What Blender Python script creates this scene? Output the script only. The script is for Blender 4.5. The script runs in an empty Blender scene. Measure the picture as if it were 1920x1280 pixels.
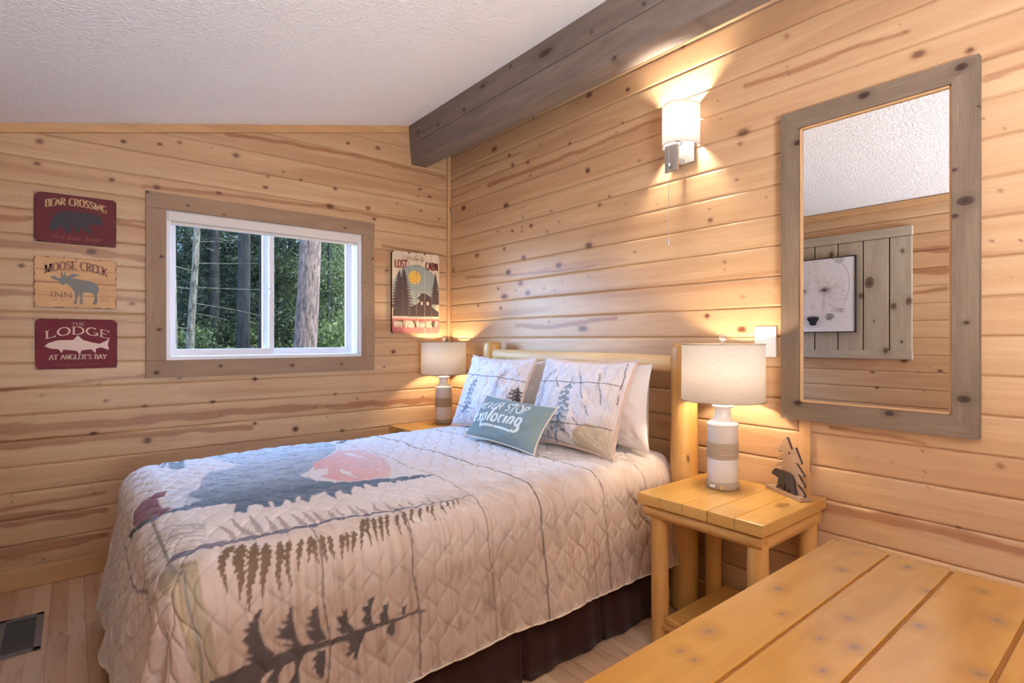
import bpy, bmesh, math, random
import numpy as np
from mathutils import Vector, Matrix
from mathutils.geometry import tessellate_polygon
random.seed(7)
PI = math.pi
FILL_W, BULB, SBULB, SKY, SUN = 345.0, 430.0, 1500.0, 190.0, 11.0
scene = bpy.context.scene
COL = scene.collection

# ------------------------------------------------------------------ camera
CAM = Vector((-2.329, -3.663, 1.251))
cam_d = bpy.data.cameras.new('camera')
cam_o = bpy.data.objects.new('camera', cam_d)
COL.objects.link(cam_o)
cam_d.sensor_width = 36.0
cam_d.lens = 1015.0 / 1920 * 36
cam_d.shift_y = -4.0 / 1920
cam_d.clip_start = 0.02
fwd = Vector((0.630, 0.7766, 0))
cam_o.location = CAM
cam_o.rotation_euler = fwd.to_track_quat('-Z', 'Y').to_euler()
scene.camera = cam_o

# ------------------------------------------------------------------ world, exposure, daylight
scene.view_settings.view_transform = 'Standard'
scene.view_settings.look = 'None'
scene.view_settings.gamma = 1.0
scene.view_settings.exposure = 0.0
scene.cycles.use_denoising = True
scene.cycles.max_bounces = 10
scene.cycles.diffuse_bounces = 6
scene.cycles.transparent_max_bounces = 12
scene.cycles.caustics_reflective = False
scene.cycles.caustics_refractive = False
scene.cycles.sample_clamp_indirect = 6.0
world = bpy.data.worlds.new('world')
scene.world = world
world.use_nodes = True
wn = world.node_tree.nodes
wl = world.node_tree.links
bg = wn['Background']
sky = wn.new('ShaderNodeTexSky')
sky.sky_type = 'HOSEK_WILKIE'
sky.turbidity = 6.0
sky.sun_direction = Vector((0.5, -0.3, 0.75)).normalized()
tint = wn.new('ShaderNodeMix'); tint.data_type = 'RGBA'; tint.blend_type = 'MULTIPLY'; tint.inputs[0].default_value = 1.0
tint.inputs[7].default_value = (.80, .92, 1.08, 1)
wl.new(sky.outputs[0], tint.inputs[6]); wl.new(tint.outputs[2], bg.inputs[0])
bg.inputs[1].default_value = SKY

def area_light(name, loc, direction, sx, sy, power, color):
    d = bpy.data.lights.new(name, 'AREA')
    d.shape = 'RECTANGLE'; d.size = sx; d.size_y = sy
    d.energy = power; d.color = color
    o = bpy.data.objects.new(name, d); COL.objects.link(o)
    o.location = loc
    o.rotation_euler = Vector(direction).to_track_quat('-Z', 'Y').to_euler()
    return o
# added fill light in front of the invented door, aimed up at the ceiling
area_light('added_fill_light', (-1.90, -5.12, 1.25), (0, 1, 3.2), .72, 1.5, FILL_W, (0.80, 0.88, 1.0))
pd = bpy.data.lights.new('window_portal', 'AREA'); pd.shape = 'RECTANGLE'; pd.size = 1.2; pd.size_y = .9; pd.cycles.is_portal = True
po = bpy.data.objects.new('window_portal', pd); COL.objects.link(po); po.location = (-1.325, .16, 1.562); po.rotation_euler = (-PI / 2, 0, 0)
sun_d = bpy.data.lights.new('sun', 'SUN'); sun_d.energy = SUN; sun_d.angle = 0.05; sun_d.color = (1.0, 0.95, 0.85)
sun_o = bpy.data.objects.new('sun', sun_d); COL.objects.link(sun_o)
sun_o.rotation_euler = Vector((-0.45, 0.5, -0.75)).to_track_quat('-Z', 'Y').to_euler()

# ------------------------------------------------------------------ helpers
def tag(o, label=None, cat=None, group=None, kind=None):
    if label: o['label'] = label
    if cat: o['category'] = cat
    if group: o['group'] = group
    if kind: o['kind'] = kind
    return o

def thing(name, label, cat, loc=(0, 0, 0), rotz=0.0, group=None):
    o = bpy.data.objects.new(name, None); COL.objects.link(o)
    o.empty_display_size = 0.1
    o.location = loc; o.rotation_euler = (0, 0, rotz)
    return tag(o, label, cat, group)

class MB:
    """collects shapes with UVs (u along the grain, metres) and makes ONE mesh"""
    def __init__(s): s.v = []; s.f = []; s.uv = []; s.sm = []
    def add(s, verts, faces, uvs, smooth=False):
        b = len(s.v); s.v += [tuple(v) for v in verts]
        for f, u in zip(faces, uvs):
            s.f.append([b + i for i in f]); s.uv.append(u); s.sm.append(smooth)
    def box(s, lo, hi, grain=0, bev=0.0):
        lo = list(lo); hi = list(hi)
        for i in range(3):
            if lo[i] > hi[i]: lo[i], hi[i] = hi[i], lo[i]
        bm = bmesh.new(); bmesh.ops.create_cube(bm, size=1)
        for v in bm.verts:
            for i in range(3): v.co[i] = (lo[i] + hi[i]) / 2 + v.co[i] * (hi[i] - lo[i])
        if bev > 0:
            bmesh.ops.bevel(bm, geom=list(bm.edges), offset=bev, segments=2, profile=0.5, affect='EDGES')
        s.bm(bm, grain)
    def bm(s, bm, grain=0, smooth=False):
        r = random.random() * 7; q = random.random() * 5
        bm.verts.ensure_lookup_table(); bm.verts.index_update()
        vs = [v.co.copy() for v in bm.verts]; fs = []; us = []
        oth = [i for i in range(3) if i != grain]
        for f in bm.faces:
            n = [abs(c) for c in f.normal]; k = n.index(max(n))
            fs.append([v.index for v in f.verts])
            if k == grain: us.append([(v.co[oth[0]] * .3 + r, v.co[oth[1]] + q) for v in f.verts])
            else:
                o = [i for i in oth if i != k][0]
                us.append([(v.co[grain] + r, v.co[o] + q + k * .37) for v in f.verts])
        s.add(vs, fs, us, smooth); bm.free()
    def prism(s, pts, axis_fn, d0, d1, bev=0.0, grain=0):
        """closed 2D outline pts, axis_fn(a,b,d)->xyz"""
        n = len(pts)
        bm = bmesh.new()
        A = [bm.verts.new(axis_fn(a, b, d0)) for a, b in pts]
        B = [bm.verts.new(axis_fn(a, b, d1)) for a, b in pts]
        tri = tessellate_polygon([[Vector((a, b, 0)) for a, b in pts]])
        for t in tri:
            try: bm.faces.new([A[i] for i in t]); bm.faces.new([B[i] for i in reversed(t)])
            except ValueError: pass
        for i in range(n):
            j = (i + 1) % n
            bm.faces.new([A[i], A[j], B[j], B[i]])
        bmesh.ops.recalc_face_normals(bm, faces=list(bm.faces))
        s.bm(bm, grain)
    def tube(s, pts, rads, seg=16, caps=True, wob=0.0, flat=0.0):
        """tube along 3D polyline with per-point radius"""
        P = [Vector(p) for p in pts]; n = len(P); r0 = random.random() * 7
        up = Vector((0, 0, 1)); rings = []; L = 0; Ls = []
        for i in range(n):
            d = (P[min(i + 1, n - 1)] - P[max(i - 1, 0)]).normalized()
            if abs(d.dot(up)) > .95: up2 = Vector((0, 1, 0)) if abs(d.z) > .9 else Vector((1, 0, 0))
            else: up2 = up
            a = d.cross(up2).normalized(); b = d.cross(a).normalized()
            if i > 0: L += (P[i] - P[i - 1]).length
            Ls.append(L); rg = []
            for k in range(seg):
                t = 2 * PI * k / seg
                w = 1 + wob * (math.sin(3 * t + L * 9 + r0) * .6 + math.sin(2 * t - L * 5 + r0) * .6)
                rg.append(P[i] + (a * math.cos(t) + b * math.sin(t)) * rads[min(i, len(rads) - 1)] * w)
            rings.append(rg)
        vs = [v for r in rings for v in r]; fs = []; us = []
        for i in range(n - 1):
            ra = rads[min(i, len(rads) - 1)]
            for k in range(seg):
                k2 = (k + 1) % seg
                fs.append([i * seg + k, i * seg + k2, (i + 1) * seg + k2, (i + 1) * seg + k])
                c = 2 * PI * max(rads) / seg
                us.append([(Ls[i] + r0, k * c), (Ls[i] + r0, (k + 1) * c), (Ls[i + 1] + r0, (k + 1) * c), (Ls[i + 1] + r0, k * c)])
        s.add(vs, fs, us, True)
        if caps:
            for base, rev in ((0, True), ((n - 1) * seg, False)):
                idx = list(range(base, base + seg))
                if rev: idx = idx[::-1]
                s.add([vs[i] for i in idx], [list(range(seg))], [[(vs[i][1] * .3 + r0, vs[i][0] + vs[i][2]) for i in idx]], False)
    def log(s, p0, p1, r0, r1=None, n=14, seg=20, wob=.03, rnd=True):
        p0 = Vector(p0); p1 = Vector(p1); r1 = r1 or r0; d = p1 - p0; L = d.length
        ph = random.random() * 9
        pts = []; rs = []
        ts = [0, .006 / L, .02 / L] + [i / n for i in range(1, n)] + [1 - .02 / L, 1 - .006 / L, 1]
        ks = [.82, .93, 1.0] + [1] * (n - 1) + [1.0, .93, .82]
        for t, k in zip(ts, ks):
            pts.append(p0 + d * t)
            rs.append((r0 + (r1 - r0) * t) * k * (1 + .02 * math.sin(t * L * 16 + ph)))
        s.tube(pts, rs, seg, True, wob)
    def lathe(s, prof, c=(0, 0, 0), seg=48):
        vs = []; fs = []; us = []; n = len(prof)
        for i, (r, z) in enumerate(prof):
            for k in range(seg):
                t = 2 * PI * k / seg
                vs.append((c[0] + r * math.cos(t), c[1] + r * math.sin(t), c[2] + z))
        for i in range(n - 1):
            for k in range(seg):
                k2 = (k + 1) % seg
                fs.append([i * seg + k, i * seg + k2, (i + 1) * seg + k2, (i + 1) * seg + k])
                us.append([(k / seg * .4, prof[i][1]), ((k + 1) / seg * .4, prof[i][1]), ((k + 1) / seg * .4, prof[i + 1][1]), (k / seg * .4, prof[i + 1][1])])
        s.add(vs, fs, us, True)
    def sphere(s, c, r, seg=20, sc=(1, 1, 1)):
        prof = [(max(1e-4, r * math.sin(PI * i / 12)), -r * math.cos(PI * i / 12)) for i in range(13)]
        b = len(s.v); s.lathe(prof, (0, 0, 0), seg)
        for i in range(b, len(s.v)):
            v = s.v[i]; s.v[i] = (c[0] + v[0] * sc[0], c[1] + v[1] * sc[1], c[2] + v[2] * sc[2])
    def build(s, name, m, parent=None, loc=None, sharp=35):
        me = bpy.data.meshes.new(name)
        me.from_pydata(s.v, [], s.f)
        uvl = me.uv_layers.new(name='UVMap')
        flat = [c for u in s.uv for p in u for c in p]
        uvl.data.foreach_set('uv', flat)
        me.polygons.foreach_set('use_smooth', s.sm)
        me.materials.append(m)
        me.update()
        o = bpy.data.objects.new(name, me); COL.objects.link(o)
        if parent: o.parent = parent
        if loc: o.location = loc
        return o

def grid_mesh(name, P, m, uv=None, colors=None, parent=None, mask=None, smooth=True, extra=None):
    """P (n,k,3) array"""
    n, k = P.shape[:2]
    idx = np.arange(n * k).reshape(n, k)
    q = np.stack([idx[:-1, :-1], idx[1:, :-1], idx[1:, 1:], idx[:-1, 1:]], -1).reshape(-1, 4)
    if mask is not None: q = q[mask.reshape(-1)]
    V = P.reshape(-1, 3)
    nv = len(V)
    if extra is not None:
        ev, ef = extra
        q = np.vstack([q, np.array(ef) + nv]); V = np.vstack([V, np.array(ev)])
    me = bpy.data.meshes.new(name)
    me.vertices.add(len(V)); me.vertices.foreach_set('co', V.astype(np.float32).ravel())
    me.loops.add(len(q) * 4); me.loops.foreach_set('vertex_index', q.astype(np.int32).ravel())
    me.polygons.add(len(q)); me.polygons.foreach_set('loop_start', np.arange(0, len(q) * 4, 4, dtype=np.int32))
    me.polygons.foreach_set('loop_total', np.full(len(q), 4, dtype=np.int32))
    me.update(calc_edges=True)
    if uv is not None:
        U = uv.reshape(-1, 2)
        if extra is not None: U = np.vstack([U, np.zeros((len(V) - nv, 2))])
        l = me.uv_layers.new(name='UVMap'); l.data.foreach_set('uv', U[q.ravel()].astype(np.float32).ravel())
    if colors is not None:
        c = colors.reshape(-1, colors.shape[-1]).astype(np.float32)
        if extra is not None: c = np.vstack([c, np.zeros((len(V) - nv, c.shape[1]), np.float32)])
        if c.shape[1] == 3: c = np.hstack([c, np.ones((len(c), 1), np.float32)])
        a = me.color_attributes.new('paint', 'FLOAT_COLOR', 'POINT'); a.data.foreach_set('color', c.ravel())
    me.polygons.foreach_set('use_smooth', np.full(len(q), smooth))
    me.materials.append(m); me.update()
    o = bpy.data.objects.new(name, me); COL.objects.link(o)
    if parent: o.parent = parent
    return o

# --- 2D painting of printed patterns into vertex arrays
def vnoise(u, v, seed=0):
    """smooth value noise"""
    rs = np.random.RandomState(seed); T = rs.rand(256, 256)
    iu = np.floor(u).astype(int); iv = np.floor(v).astype(int)
    fu = u - iu; fv = v - iv; fu = fu * fu * (3 - 2 * fu); fv = fv * fv * (3 - 2 * fv)
    g = lambda a, b: T[a % 256, b % 256]
    return (g(iu, iv) * (1 - fu) * (1 - fv) + g(iu + 1, iv) * fu * (1 - fv) + g(iu, iv + 1) * (1 - fu) * fv + g(iu + 1, iv + 1) * fu * fv)
def inpoly(U, V, poly):
    e = abs(U[1, 0] - U[0, 0]) + abs(V[1, 0] - V[0, 0]); e = .28 * max(e, 1e-4)
    return sum(inpoly1(U + a, V + b, poly).astype(float) for a, b in ((e, e), (-e, e), (e, -e), (-e, -e))) / 4
def inpoly1(U, V, poly):
    r = np.zeros(U.shape, bool); n = len(poly)
    xs = [p[0] for p in poly]; ys = [p[1] for p in poly]
    bb = (U >= min(xs)) & (U <= max(xs)) & (V >= min(ys)) & (V <= max(ys))
    u = U[bb]; v = V[bb]; c = np.zeros(u.shape, bool); j = n - 1
    for i in range(n):
        xi, yi = poly[i]; xj, yj = poly[j]
        if yi != yj:
            c ^= ((yi > v) != (yj > v)) & (u < (xj - xi) * (v - yi) / (yj - yi) + xi)
        j = i
    r[bb] = c
    return r
def stroke(U, V, pts, w0, w1=None, jag=0, soft=0.0, taper=False):
    """coverage 0..1 of a thick polyline; width w0 -> w1, jag = needles per metre"""
    w1 = w0 if w1 is None else w1
    W = max(w0, w1) * 1.5 + soft
    xs = [p[0] for p in pts]; ys = [p[1] for p in pts]
    bb = (U >= min(xs) - W) & (U <= max(xs) + W) & (V >= min(ys) - W) & (V <= max(ys) + W)
    u = U[bb]; v = V[bb]; cov = np.zeros(u.shape)
    seg = [math.hypot(pts[i + 1][0] - pts[i][0], pts[i + 1][1] - pts[i][1]) for i in range(len(pts) - 1)]
    T = sum(seg) + 1e-9; acc = 0
    for i in range(len(pts) - 1):
        ax, ay = pts[i]; bx, by = pts[i + 1]; L = seg[i] + 1e-9
        t = np.clip(((u - ax) * (bx - ax) + (v - ay) * (by - ay)) / L / L, 0, 1)
        dx = u - ax - t * (bx - ax); dy = v - ay - t * (by - ay); d = np.hypot(dx, dy)
        s = (acc + t * L) / T
        w = w0 + (w1 - w0) * s
        if taper: w = w * np.sqrt(np.clip(np.minimum(s * 6, (1 - s) * 1.6 + .08), 0.05, 1))
        if jag:
            side = np.sign(dx * (by - ay) - dy * (bx - ax))
            saw = np.modf((acc + t * L) * jag + d * jag * .6 + side * .3 + 50)[0]
            w = w * (.55 + .6 * saw)
        cov = np.maximum(cov, np.clip((w / 2 - d) / (soft + .0012) + .5, 0, 1))
        acc += seg[i]
    r = np.zeros(U.shape); r[bb] = cov
    return r
def over(Cc, cov, col):
    cov = cov.astype(float)[..., None]
    Cc[:] = Cc * (1 - cov) + np.array(col) * cov
def lin(r, g, b):
    f = lambda c: c / 12.92 if c <= .04045 else ((c + .055) / 1.055) ** 2.4
    return (f(r / 255), f(g / 255), f(b / 255))

# traced outlines and knot positions, in metres on their own surfaces
DAT={'mass': [(1.94,0.249),(1.896,0.059),(1.844,-0.032),(1.819,-0.146),(1.764,-0.299),(1.703,-0.296),(1.637,-0.372),(1.677,-0.476),(1.715,-0.666),(1.64,-0.666),(1.481,-0.666),(1.287,-0.661),(1.241,-0.664),(1.186,-0.664),(1.134,-0.666),(1.143,-0.512),(1.215,-0.339),(1.302,-0.212),(1.374,-0.129),(1.435,-0.037),(1.501,0.021),(1.469,0.143),(1.397,0.234),(1.328,0.257),(1.273,0.297),(1.215,0.31),(1.166,0.335),(1.117,0.368),(1.077,0.381),(1.123,0.396),(1.143,0.379),(1.186,0.381),(1.207,0.363),(1.224,0.376),(1.235,0.351),(1.253,0.376),(1.261,0.343),(1.279,0.338),(1.305,0.338),(1.334,0.389),(1.345,0.376),(1.336,0.32),(1.36,0.325),(1.374,0.373),(1.394,0.32),(1.423,0.358),(1.443,0.417),(1.461,0.386),(1.449,0.318),(1.484,0.363),(1.504,0.432),(1.51,0.371),(1.501,0.318),(1.556,0.333),(1.596,0.422),(1.602,0.366),(1.59,0.31),(1.614,0.343),(1.631,0.394),(1.648,0.343),(1.677,0.406),(1.703,0.419),(1.686,0.333),(1.7,0.335),(1.715,0.414),(1.735,0.323),(1.761,0.335),(1.787,0.419),(1.813,0.371),(1.787,0.282),(1.807,0.247),(1.859,0.239)],'trunk': [(1.96,0.206),(1.888,0.188),(1.853,0.173),(1.85,0.242),(1.94,0.249),(2.009,0.201),(2.058,0.133),(2.075,0.039),(2.012,0.155)],'canoe': [(2.075,-0.037),(2.055,-0.086),(2.012,-0.093),(1.969,-0.081),(1.94,-0.065),(1.954,-0.012),(1.974,-0.02),(1.98,0.072),(1.974,0.143),(1.954,0.196),(1.98,0.201),(2.012,0.168),(2.047,0.105),(2.078,0.013)],'keel': [(2.15,-0.134),(2.122,-0.088),(2.052,0.097),(2.012,0.163),(2.044,0.145),(2.136,-0.055)],'pale': [(1.94,-0.065),(1.896,-0.065),(1.847,-0.037),(1.896,0.059),(1.865,0.155),(1.954,0.196),(1.974,0.143),(1.957,0.051)],'paw': [(1.865,-0.689),(1.839,-0.631),(1.798,-0.737),(1.833,-0.446),(1.868,-0.438),(1.885,-0.507)],'pink': [(1.204,-0.324),(1.14,-0.291),(1.108,-0.174),(1.106,-0.042),(1.143,0.105),(1.181,0.196),(1.23,0.269),(1.27,0.29),(1.325,0.252),(1.394,0.224),(1.432,0.105),(1.426,-0.007),(1.394,-0.129),(1.31,-0.187)],'wedge': [(1.504,0.029),(1.429,-0.027),(1.368,-0.012),(1.403,0.064),(1.469,0.077)],'taupetrunk': [(2.044,0.587),(1.972,0.652),(1.963,0.701),(1.966,0.787),(1.943,0.876),(1.928,0.985),(2.058,0.959),(2.058,0.916),(2.061,0.833),(2.07,0.739),(2.049,0.63)],'branch': [[(1.972,0.969),(1.865,0.964),(1.83,0.962),(1.795,0.967),(1.755,0.967),(1.726,0.967),(1.68,0.977),(1.616,0.977),(1.582,0.977),(1.524,0.982),(1.527,0.99),(1.556,0.992),(1.648,0.995),(1.712,0.992),(1.755,1.0),(1.801,1.0),(1.833,1.01),(1.839,1.028),(1.948,1.013)],
[(1.582,0.975),(1.55,0.975),(1.515,0.977),(1.455,0.982),(1.4,0.985),(1.388,0.98),(1.351,0.992),(1.351,0.997),(1.388,0.992),(1.44,0.992),(1.478,0.992),(1.515,0.99),(1.556,0.992),(1.588,0.99)],
[(1.827,0.833),(1.836,0.835),(1.847,0.848),(1.853,0.853),(1.85,0.86),(1.865,0.858),(1.859,0.871),(1.876,0.873),(1.862,0.888),(1.879,0.898),(1.862,0.921),(1.868,0.934),(1.85,0.949),(1.873,0.949),(1.847,0.969),(1.795,0.967),(1.824,0.929),(1.836,0.888),(1.836,0.858)],
[(1.755,0.853),(1.761,0.858),(1.761,0.871),(1.772,0.871),(1.764,0.886),(1.784,0.883),(1.769,0.901),(1.778,0.904),(1.795,0.896),(1.784,0.916),(1.798,0.916),(1.798,0.921),(1.761,0.942),(1.752,0.954),(1.781,0.944),(1.778,0.949),(1.755,0.964),(1.772,0.969),(1.723,0.977),(1.741,0.942),(1.749,0.901),(1.752,0.855)],
[(1.686,0.873),(1.706,0.881),(1.703,0.893),(1.717,0.896),(1.706,0.909),(1.72,0.914),(1.697,0.937),(1.717,0.929),(1.715,0.949),(1.692,0.977),(1.66,0.975),(1.68,0.931),(1.683,0.891)],
[(1.605,0.904),(1.611,0.914),(1.622,0.901),(1.616,0.924),(1.634,0.921),(1.628,0.944),(1.622,0.952),(1.637,0.954),(1.619,0.975),(1.579,0.98),(1.602,0.947),(1.605,0.921)],
[(1.553,0.99),(1.585,0.992),(1.614,0.992),(1.599,1.008),(1.611,1.015),(1.599,1.023),(1.614,1.028),(1.608,1.041),(1.588,1.03),(1.593,1.048),(1.582,1.056),(1.57,1.023)],
[(1.518,0.898),(1.544,0.904),(1.541,0.919),(1.562,0.921),(1.55,0.942),(1.565,0.954),(1.55,0.975),(1.527,0.98),(1.533,0.944),(1.527,0.919)],
[(1.475,0.921),(1.484,0.934),(1.498,0.931),(1.498,0.949),(1.51,0.954),(1.504,0.977),(1.478,0.985),(1.484,0.959),(1.481,0.942)],
[(1.417,0.949),(1.426,0.959),(1.435,0.957),(1.432,0.969),(1.449,0.972),(1.42,0.987),(1.423,0.969)],
[(1.455,0.987),(1.475,0.992),(1.492,1.013),(1.481,1.02),(1.475,1.03),(1.463,1.02),(1.463,1.0)],
[(1.668,1.0),(1.677,1.0),(1.694,0.995),(1.689,1.005),(1.706,1.015),(1.694,1.023),(1.703,1.038),(1.694,1.041),(1.694,1.053),(1.683,1.071),(1.674,1.076),(1.668,1.035)],
[(1.755,0.992),(1.72,0.992),(1.738,1.025),(1.738,1.066),(1.769,1.053),(1.752,1.035),(1.749,1.013)],
[(1.801,1.0),(1.775,1.0),(1.79,1.02),(1.793,1.043),(1.824,1.028)]],'stem': [(2.009,0.576),(1.96,0.604),(1.917,0.607),(1.865,0.612),(1.807,0.619),(1.72,0.622),(1.671,0.625),(1.582,0.619),(1.489,0.625),(1.414,0.637),(1.336,0.64),(1.27,0.647),(1.183,0.66),(1.094,0.66)],'low': [([(1.87,0.64),(1.905,0.683),(1.914,0.718),(1.908,0.772)],11),([(1.85,0.65),(1.873,0.708),(1.873,0.746),(1.882,0.794)],15),([(1.821,0.658),(1.844,0.731),(1.859,0.784),(1.859,0.83)],13),([(1.795,0.673),(1.81,0.726),(1.824,0.767),(1.827,0.807)],13),([(1.761,0.678),(1.772,0.721),(1.787,0.764),(1.784,0.805)],10),([(1.738,0.683),(1.755,0.726),(1.761,0.764),(1.755,0.802)],8),([(1.706,0.691),(1.723,0.723),(1.735,0.772)],8),([(1.68,0.688),(1.694,0.726),(1.706,0.756)],8),([(1.674,0.696),(1.683,0.736),(1.68,0.769)],7),([(1.651,0.693),(1.657,0.729),(1.654,0.769)],8),([(1.631,0.701),(1.637,0.734),(1.631,0.769)],8),([(1.596,0.703),(1.605,0.736),(1.611,0.769)],7),([(1.579,0.703),(1.588,0.734),(1.593,0.756)],7),([(1.556,0.703),(1.57,0.736),(1.582,0.762)],8),([(1.51,0.663),(1.539,0.718),(1.553,0.759)],8),([(1.495,0.658),(1.518,0.711),(1.521,0.754)],7),([(1.475,0.66),(1.495,0.713),(1.501,0.754)],8),([(1.452,0.663),(1.475,0.713),(1.481,0.751)],8),([(1.432,0.663),(1.455,0.716),(1.461,0.749)],7),([(1.394,0.663),(1.417,0.706),(1.417,0.746)],7),([(1.371,0.665),(1.391,0.708),(1.391,0.739)],7),([(1.339,0.66),(1.365,0.701),(1.365,0.731)],6),([(1.308,0.66),(1.334,0.701),(1.339,0.731)],6),([(1.282,0.66),(1.296,0.688),(1.299,0.706)],5),([(1.261,0.66),(1.285,0.696),(1.287,0.729)],5),([(1.233,0.663),(1.241,0.693),(1.241,0.721)],4),([(1.204,0.66),(1.215,0.688),(1.212,0.711)],4),([(1.183,0.665),(1.195,0.691),(1.198,0.703)],4),([(1.166,0.665),(1.172,0.683),(1.178,0.696)],3)],'up': [([(1.859,0.609),(1.859,0.554),(1.876,0.467)],9),([(1.813,0.607),(1.83,0.516),(1.836,0.439)],12),([(1.79,0.609),(1.787,0.518),(1.784,0.442)],11),([(1.755,0.622),(1.746,0.533),(1.746,0.477)],10),([(1.72,0.627),(1.717,0.546),(1.717,0.488)],10),([(1.671,0.622),(1.674,0.556),(1.677,0.495)],10),([(1.64,0.612),(1.64,0.546),(1.64,0.493)],10),([(1.614,0.607),(1.614,0.548),(1.614,0.503)],10),([(1.582,0.619),(1.576,0.564),(1.57,0.518)],9),([(1.55,0.614),(1.55,0.566),(1.544,0.521)],8),([(1.507,0.619),(1.504,0.566),(1.501,0.521)],9),([(1.478,0.625),(1.478,0.571),(1.475,0.526)],9),([(1.437,0.625),(1.432,0.576),(1.42,0.533)],8),([(1.397,0.627),(1.391,0.589),(1.386,0.551)],7),([(1.36,0.635),(1.351,0.602),(1.351,0.576)],6),([(1.316,0.635),(1.316,0.604),(1.316,0.574)],6),([(1.276,0.642),(1.276,0.612),(1.276,0.584)],5),([(1.247,0.642),(1.247,0.617),(1.241,0.587)],5),([(1.212,0.645),(1.215,0.627),(1.212,0.599)],4),([(1.169,0.652),(1.169,0.637),(1.166,0.622)],4)],'farline': [(2.021,-0.669),(2.0,-0.674),(1.943,-0.669),(1.83,-0.671),(1.723,-0.669)],'fartree': [(1.108,-0.567),(1.025,-0.664),(0.961,-0.654),(0.898,-0.638)],'outline': [(2.09,-0.184),(2.194,-0.205),(2.231,0.049),(2.197,0.282),(2.101,0.541)],'fingers': [[(1.914,-0.671),(1.862,-0.717)],
[(1.914,-0.6),(1.879,-0.557)],
[(1.914,-0.519),(1.859,-0.742)]],'slash': [[(1.207,-0.243),(1.186,-0.063)],
[(1.339,0.051),(1.336,0.211)]],'hatch': [[(2.087,0.15),(2.084,0.414)]],'slines': [0.852,0.494,0.231,1.088,1.38,1.663,1.972,1.957,1.957],'bear': [(0.183,0.316),(0.201,0.409),(0.229,0.55),(0.274,0.618),(0.384,0.669),(0.512,0.662),(0.64,0.671),(0.713,0.647),(0.74,0.675),(0.786,0.604),(0.823,0.532),(0.804,0.449),(0.731,0.436),(0.676,0.443),(0.658,0.393),(0.686,0.256),(0.631,0.247),(0.567,0.377),(0.53,0.34),(0.539,0.249),(0.494,0.248),(0.475,0.331),(0.42,0.384),(0.439,0.218),(0.375,0.224),(0.329,0.339),(0.274,0.33),(0.256,0.236),(0.183,0.24)],'moose': [(0.184,0.603),(0.23,0.63),(0.284,0.585),(0.321,0.604),(0.257,0.719),(0.303,0.648),(0.326,0.728),(0.339,0.613),(0.357,0.732),(0.376,0.626),(0.458,0.689),(0.54,0.669),(0.44,0.594),(0.531,0.583),(0.695,0.54),(0.768,0.469),(0.777,0.358),(0.75,0.275),(0.759,0.149),(0.741,0.084),(0.696,0.087),(0.723,0.209),(0.705,0.303),(0.641,0.328),(0.577,0.322),(0.568,0.227),(0.577,0.096),(0.541,0.075),(0.541,0.194),(0.531,0.302),(0.504,0.19),(0.504,0.091),(0.459,0.072),(0.486,0.189),(0.477,0.312),(0.431,0.416),(0.376,0.488),(0.34,0.453),(0.312,0.465),(0.285,0.524),(0.202,0.575)],'fish': [(0.107,0.459),(0.153,0.519),(0.263,0.574),(0.447,0.58),(0.502,0.673),(0.566,0.58),(0.666,0.533),(0.776,0.501),(0.896,0.597),(0.877,0.485),(0.895,0.372),(0.795,0.428),(0.73,0.406),(0.721,0.312),(0.666,0.391),(0.547,0.368),(0.528,0.284),(0.483,0.363),(0.327,0.389),(0.308,0.319),(0.272,0.396),(0.171,0.413)],'cab': [(0.024,0.302),(0.2,0.316),(0.375,0.33),(0.481,0.354),(0.52,0.365),(0.569,0.392),(0.569,0.426),(0.502,0.428),(0.595,0.479),(0.595,0.502),(0.63,0.503),(0.634,0.493),(0.674,0.51),(0.868,0.437),(0.833,0.424),(0.842,0.331),(0.991,0.271),(0.988,0.213),(0.016,0.206)],'ppts': [(0.462,0.693),(0.507,0.52),(0.016,0.196),(0.991,0.191),(0.143,0.761),(0.24,0.791),(0.915,0.756),(0.147,0.305),(0.244,0.307),(0.916,0.365)],'n_h': [[(0.023,0.691),(0.284,0.691),(0.612,0.691),(0.96,0.714)],
[(0.334,0.22),(0.619,0.236),(0.823,0.255),(0.98,0.263)],
[(0.271,0.058),(0.562,0.0)]],'n_s': [[(0.281,0.734),(0.375,0.618)],
[(0.542,0.819),(0.632,0.622),(0.686,0.514)],
[(0.742,0.822),(0.816,0.637),(0.836,0.49)],
[(0.936,0.981),(0.97,0.819),(0.97,0.676)],
[(0.97,0.614),(0.98,0.525)],
[(0.448,0.533),(0.569,0.371)],
[(0.709,0.444),(0.759,0.355)],
[(0.615,0.313),(0.682,0.239)],
[(0.485,0.22),(0.615,0.097)],
[(0.324,0.34),(0.408,0.274)]],'n_a': [(0.224,0.857),(0.134,0.73),(0.124,0.568),(0.164,0.375)],'n_b': [(0.478,0.753),(0.468,0.606),(0.488,0.486),(0.495,0.382),(0.478,0.259),(0.472,0.135),(0.421,0.0)],'n_e': [(0.806,0.073)],'f_h': [[(0.054,0.707),(0.465,0.683),(0.749,0.683),(1.0,0.687)],
[(0.027,0.251),(0.435,0.228)]],'f_s': [[(0.358,0.795),(0.201,0.656),(0.097,0.548)],
[(0.559,0.764),(0.452,0.614)],
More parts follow.
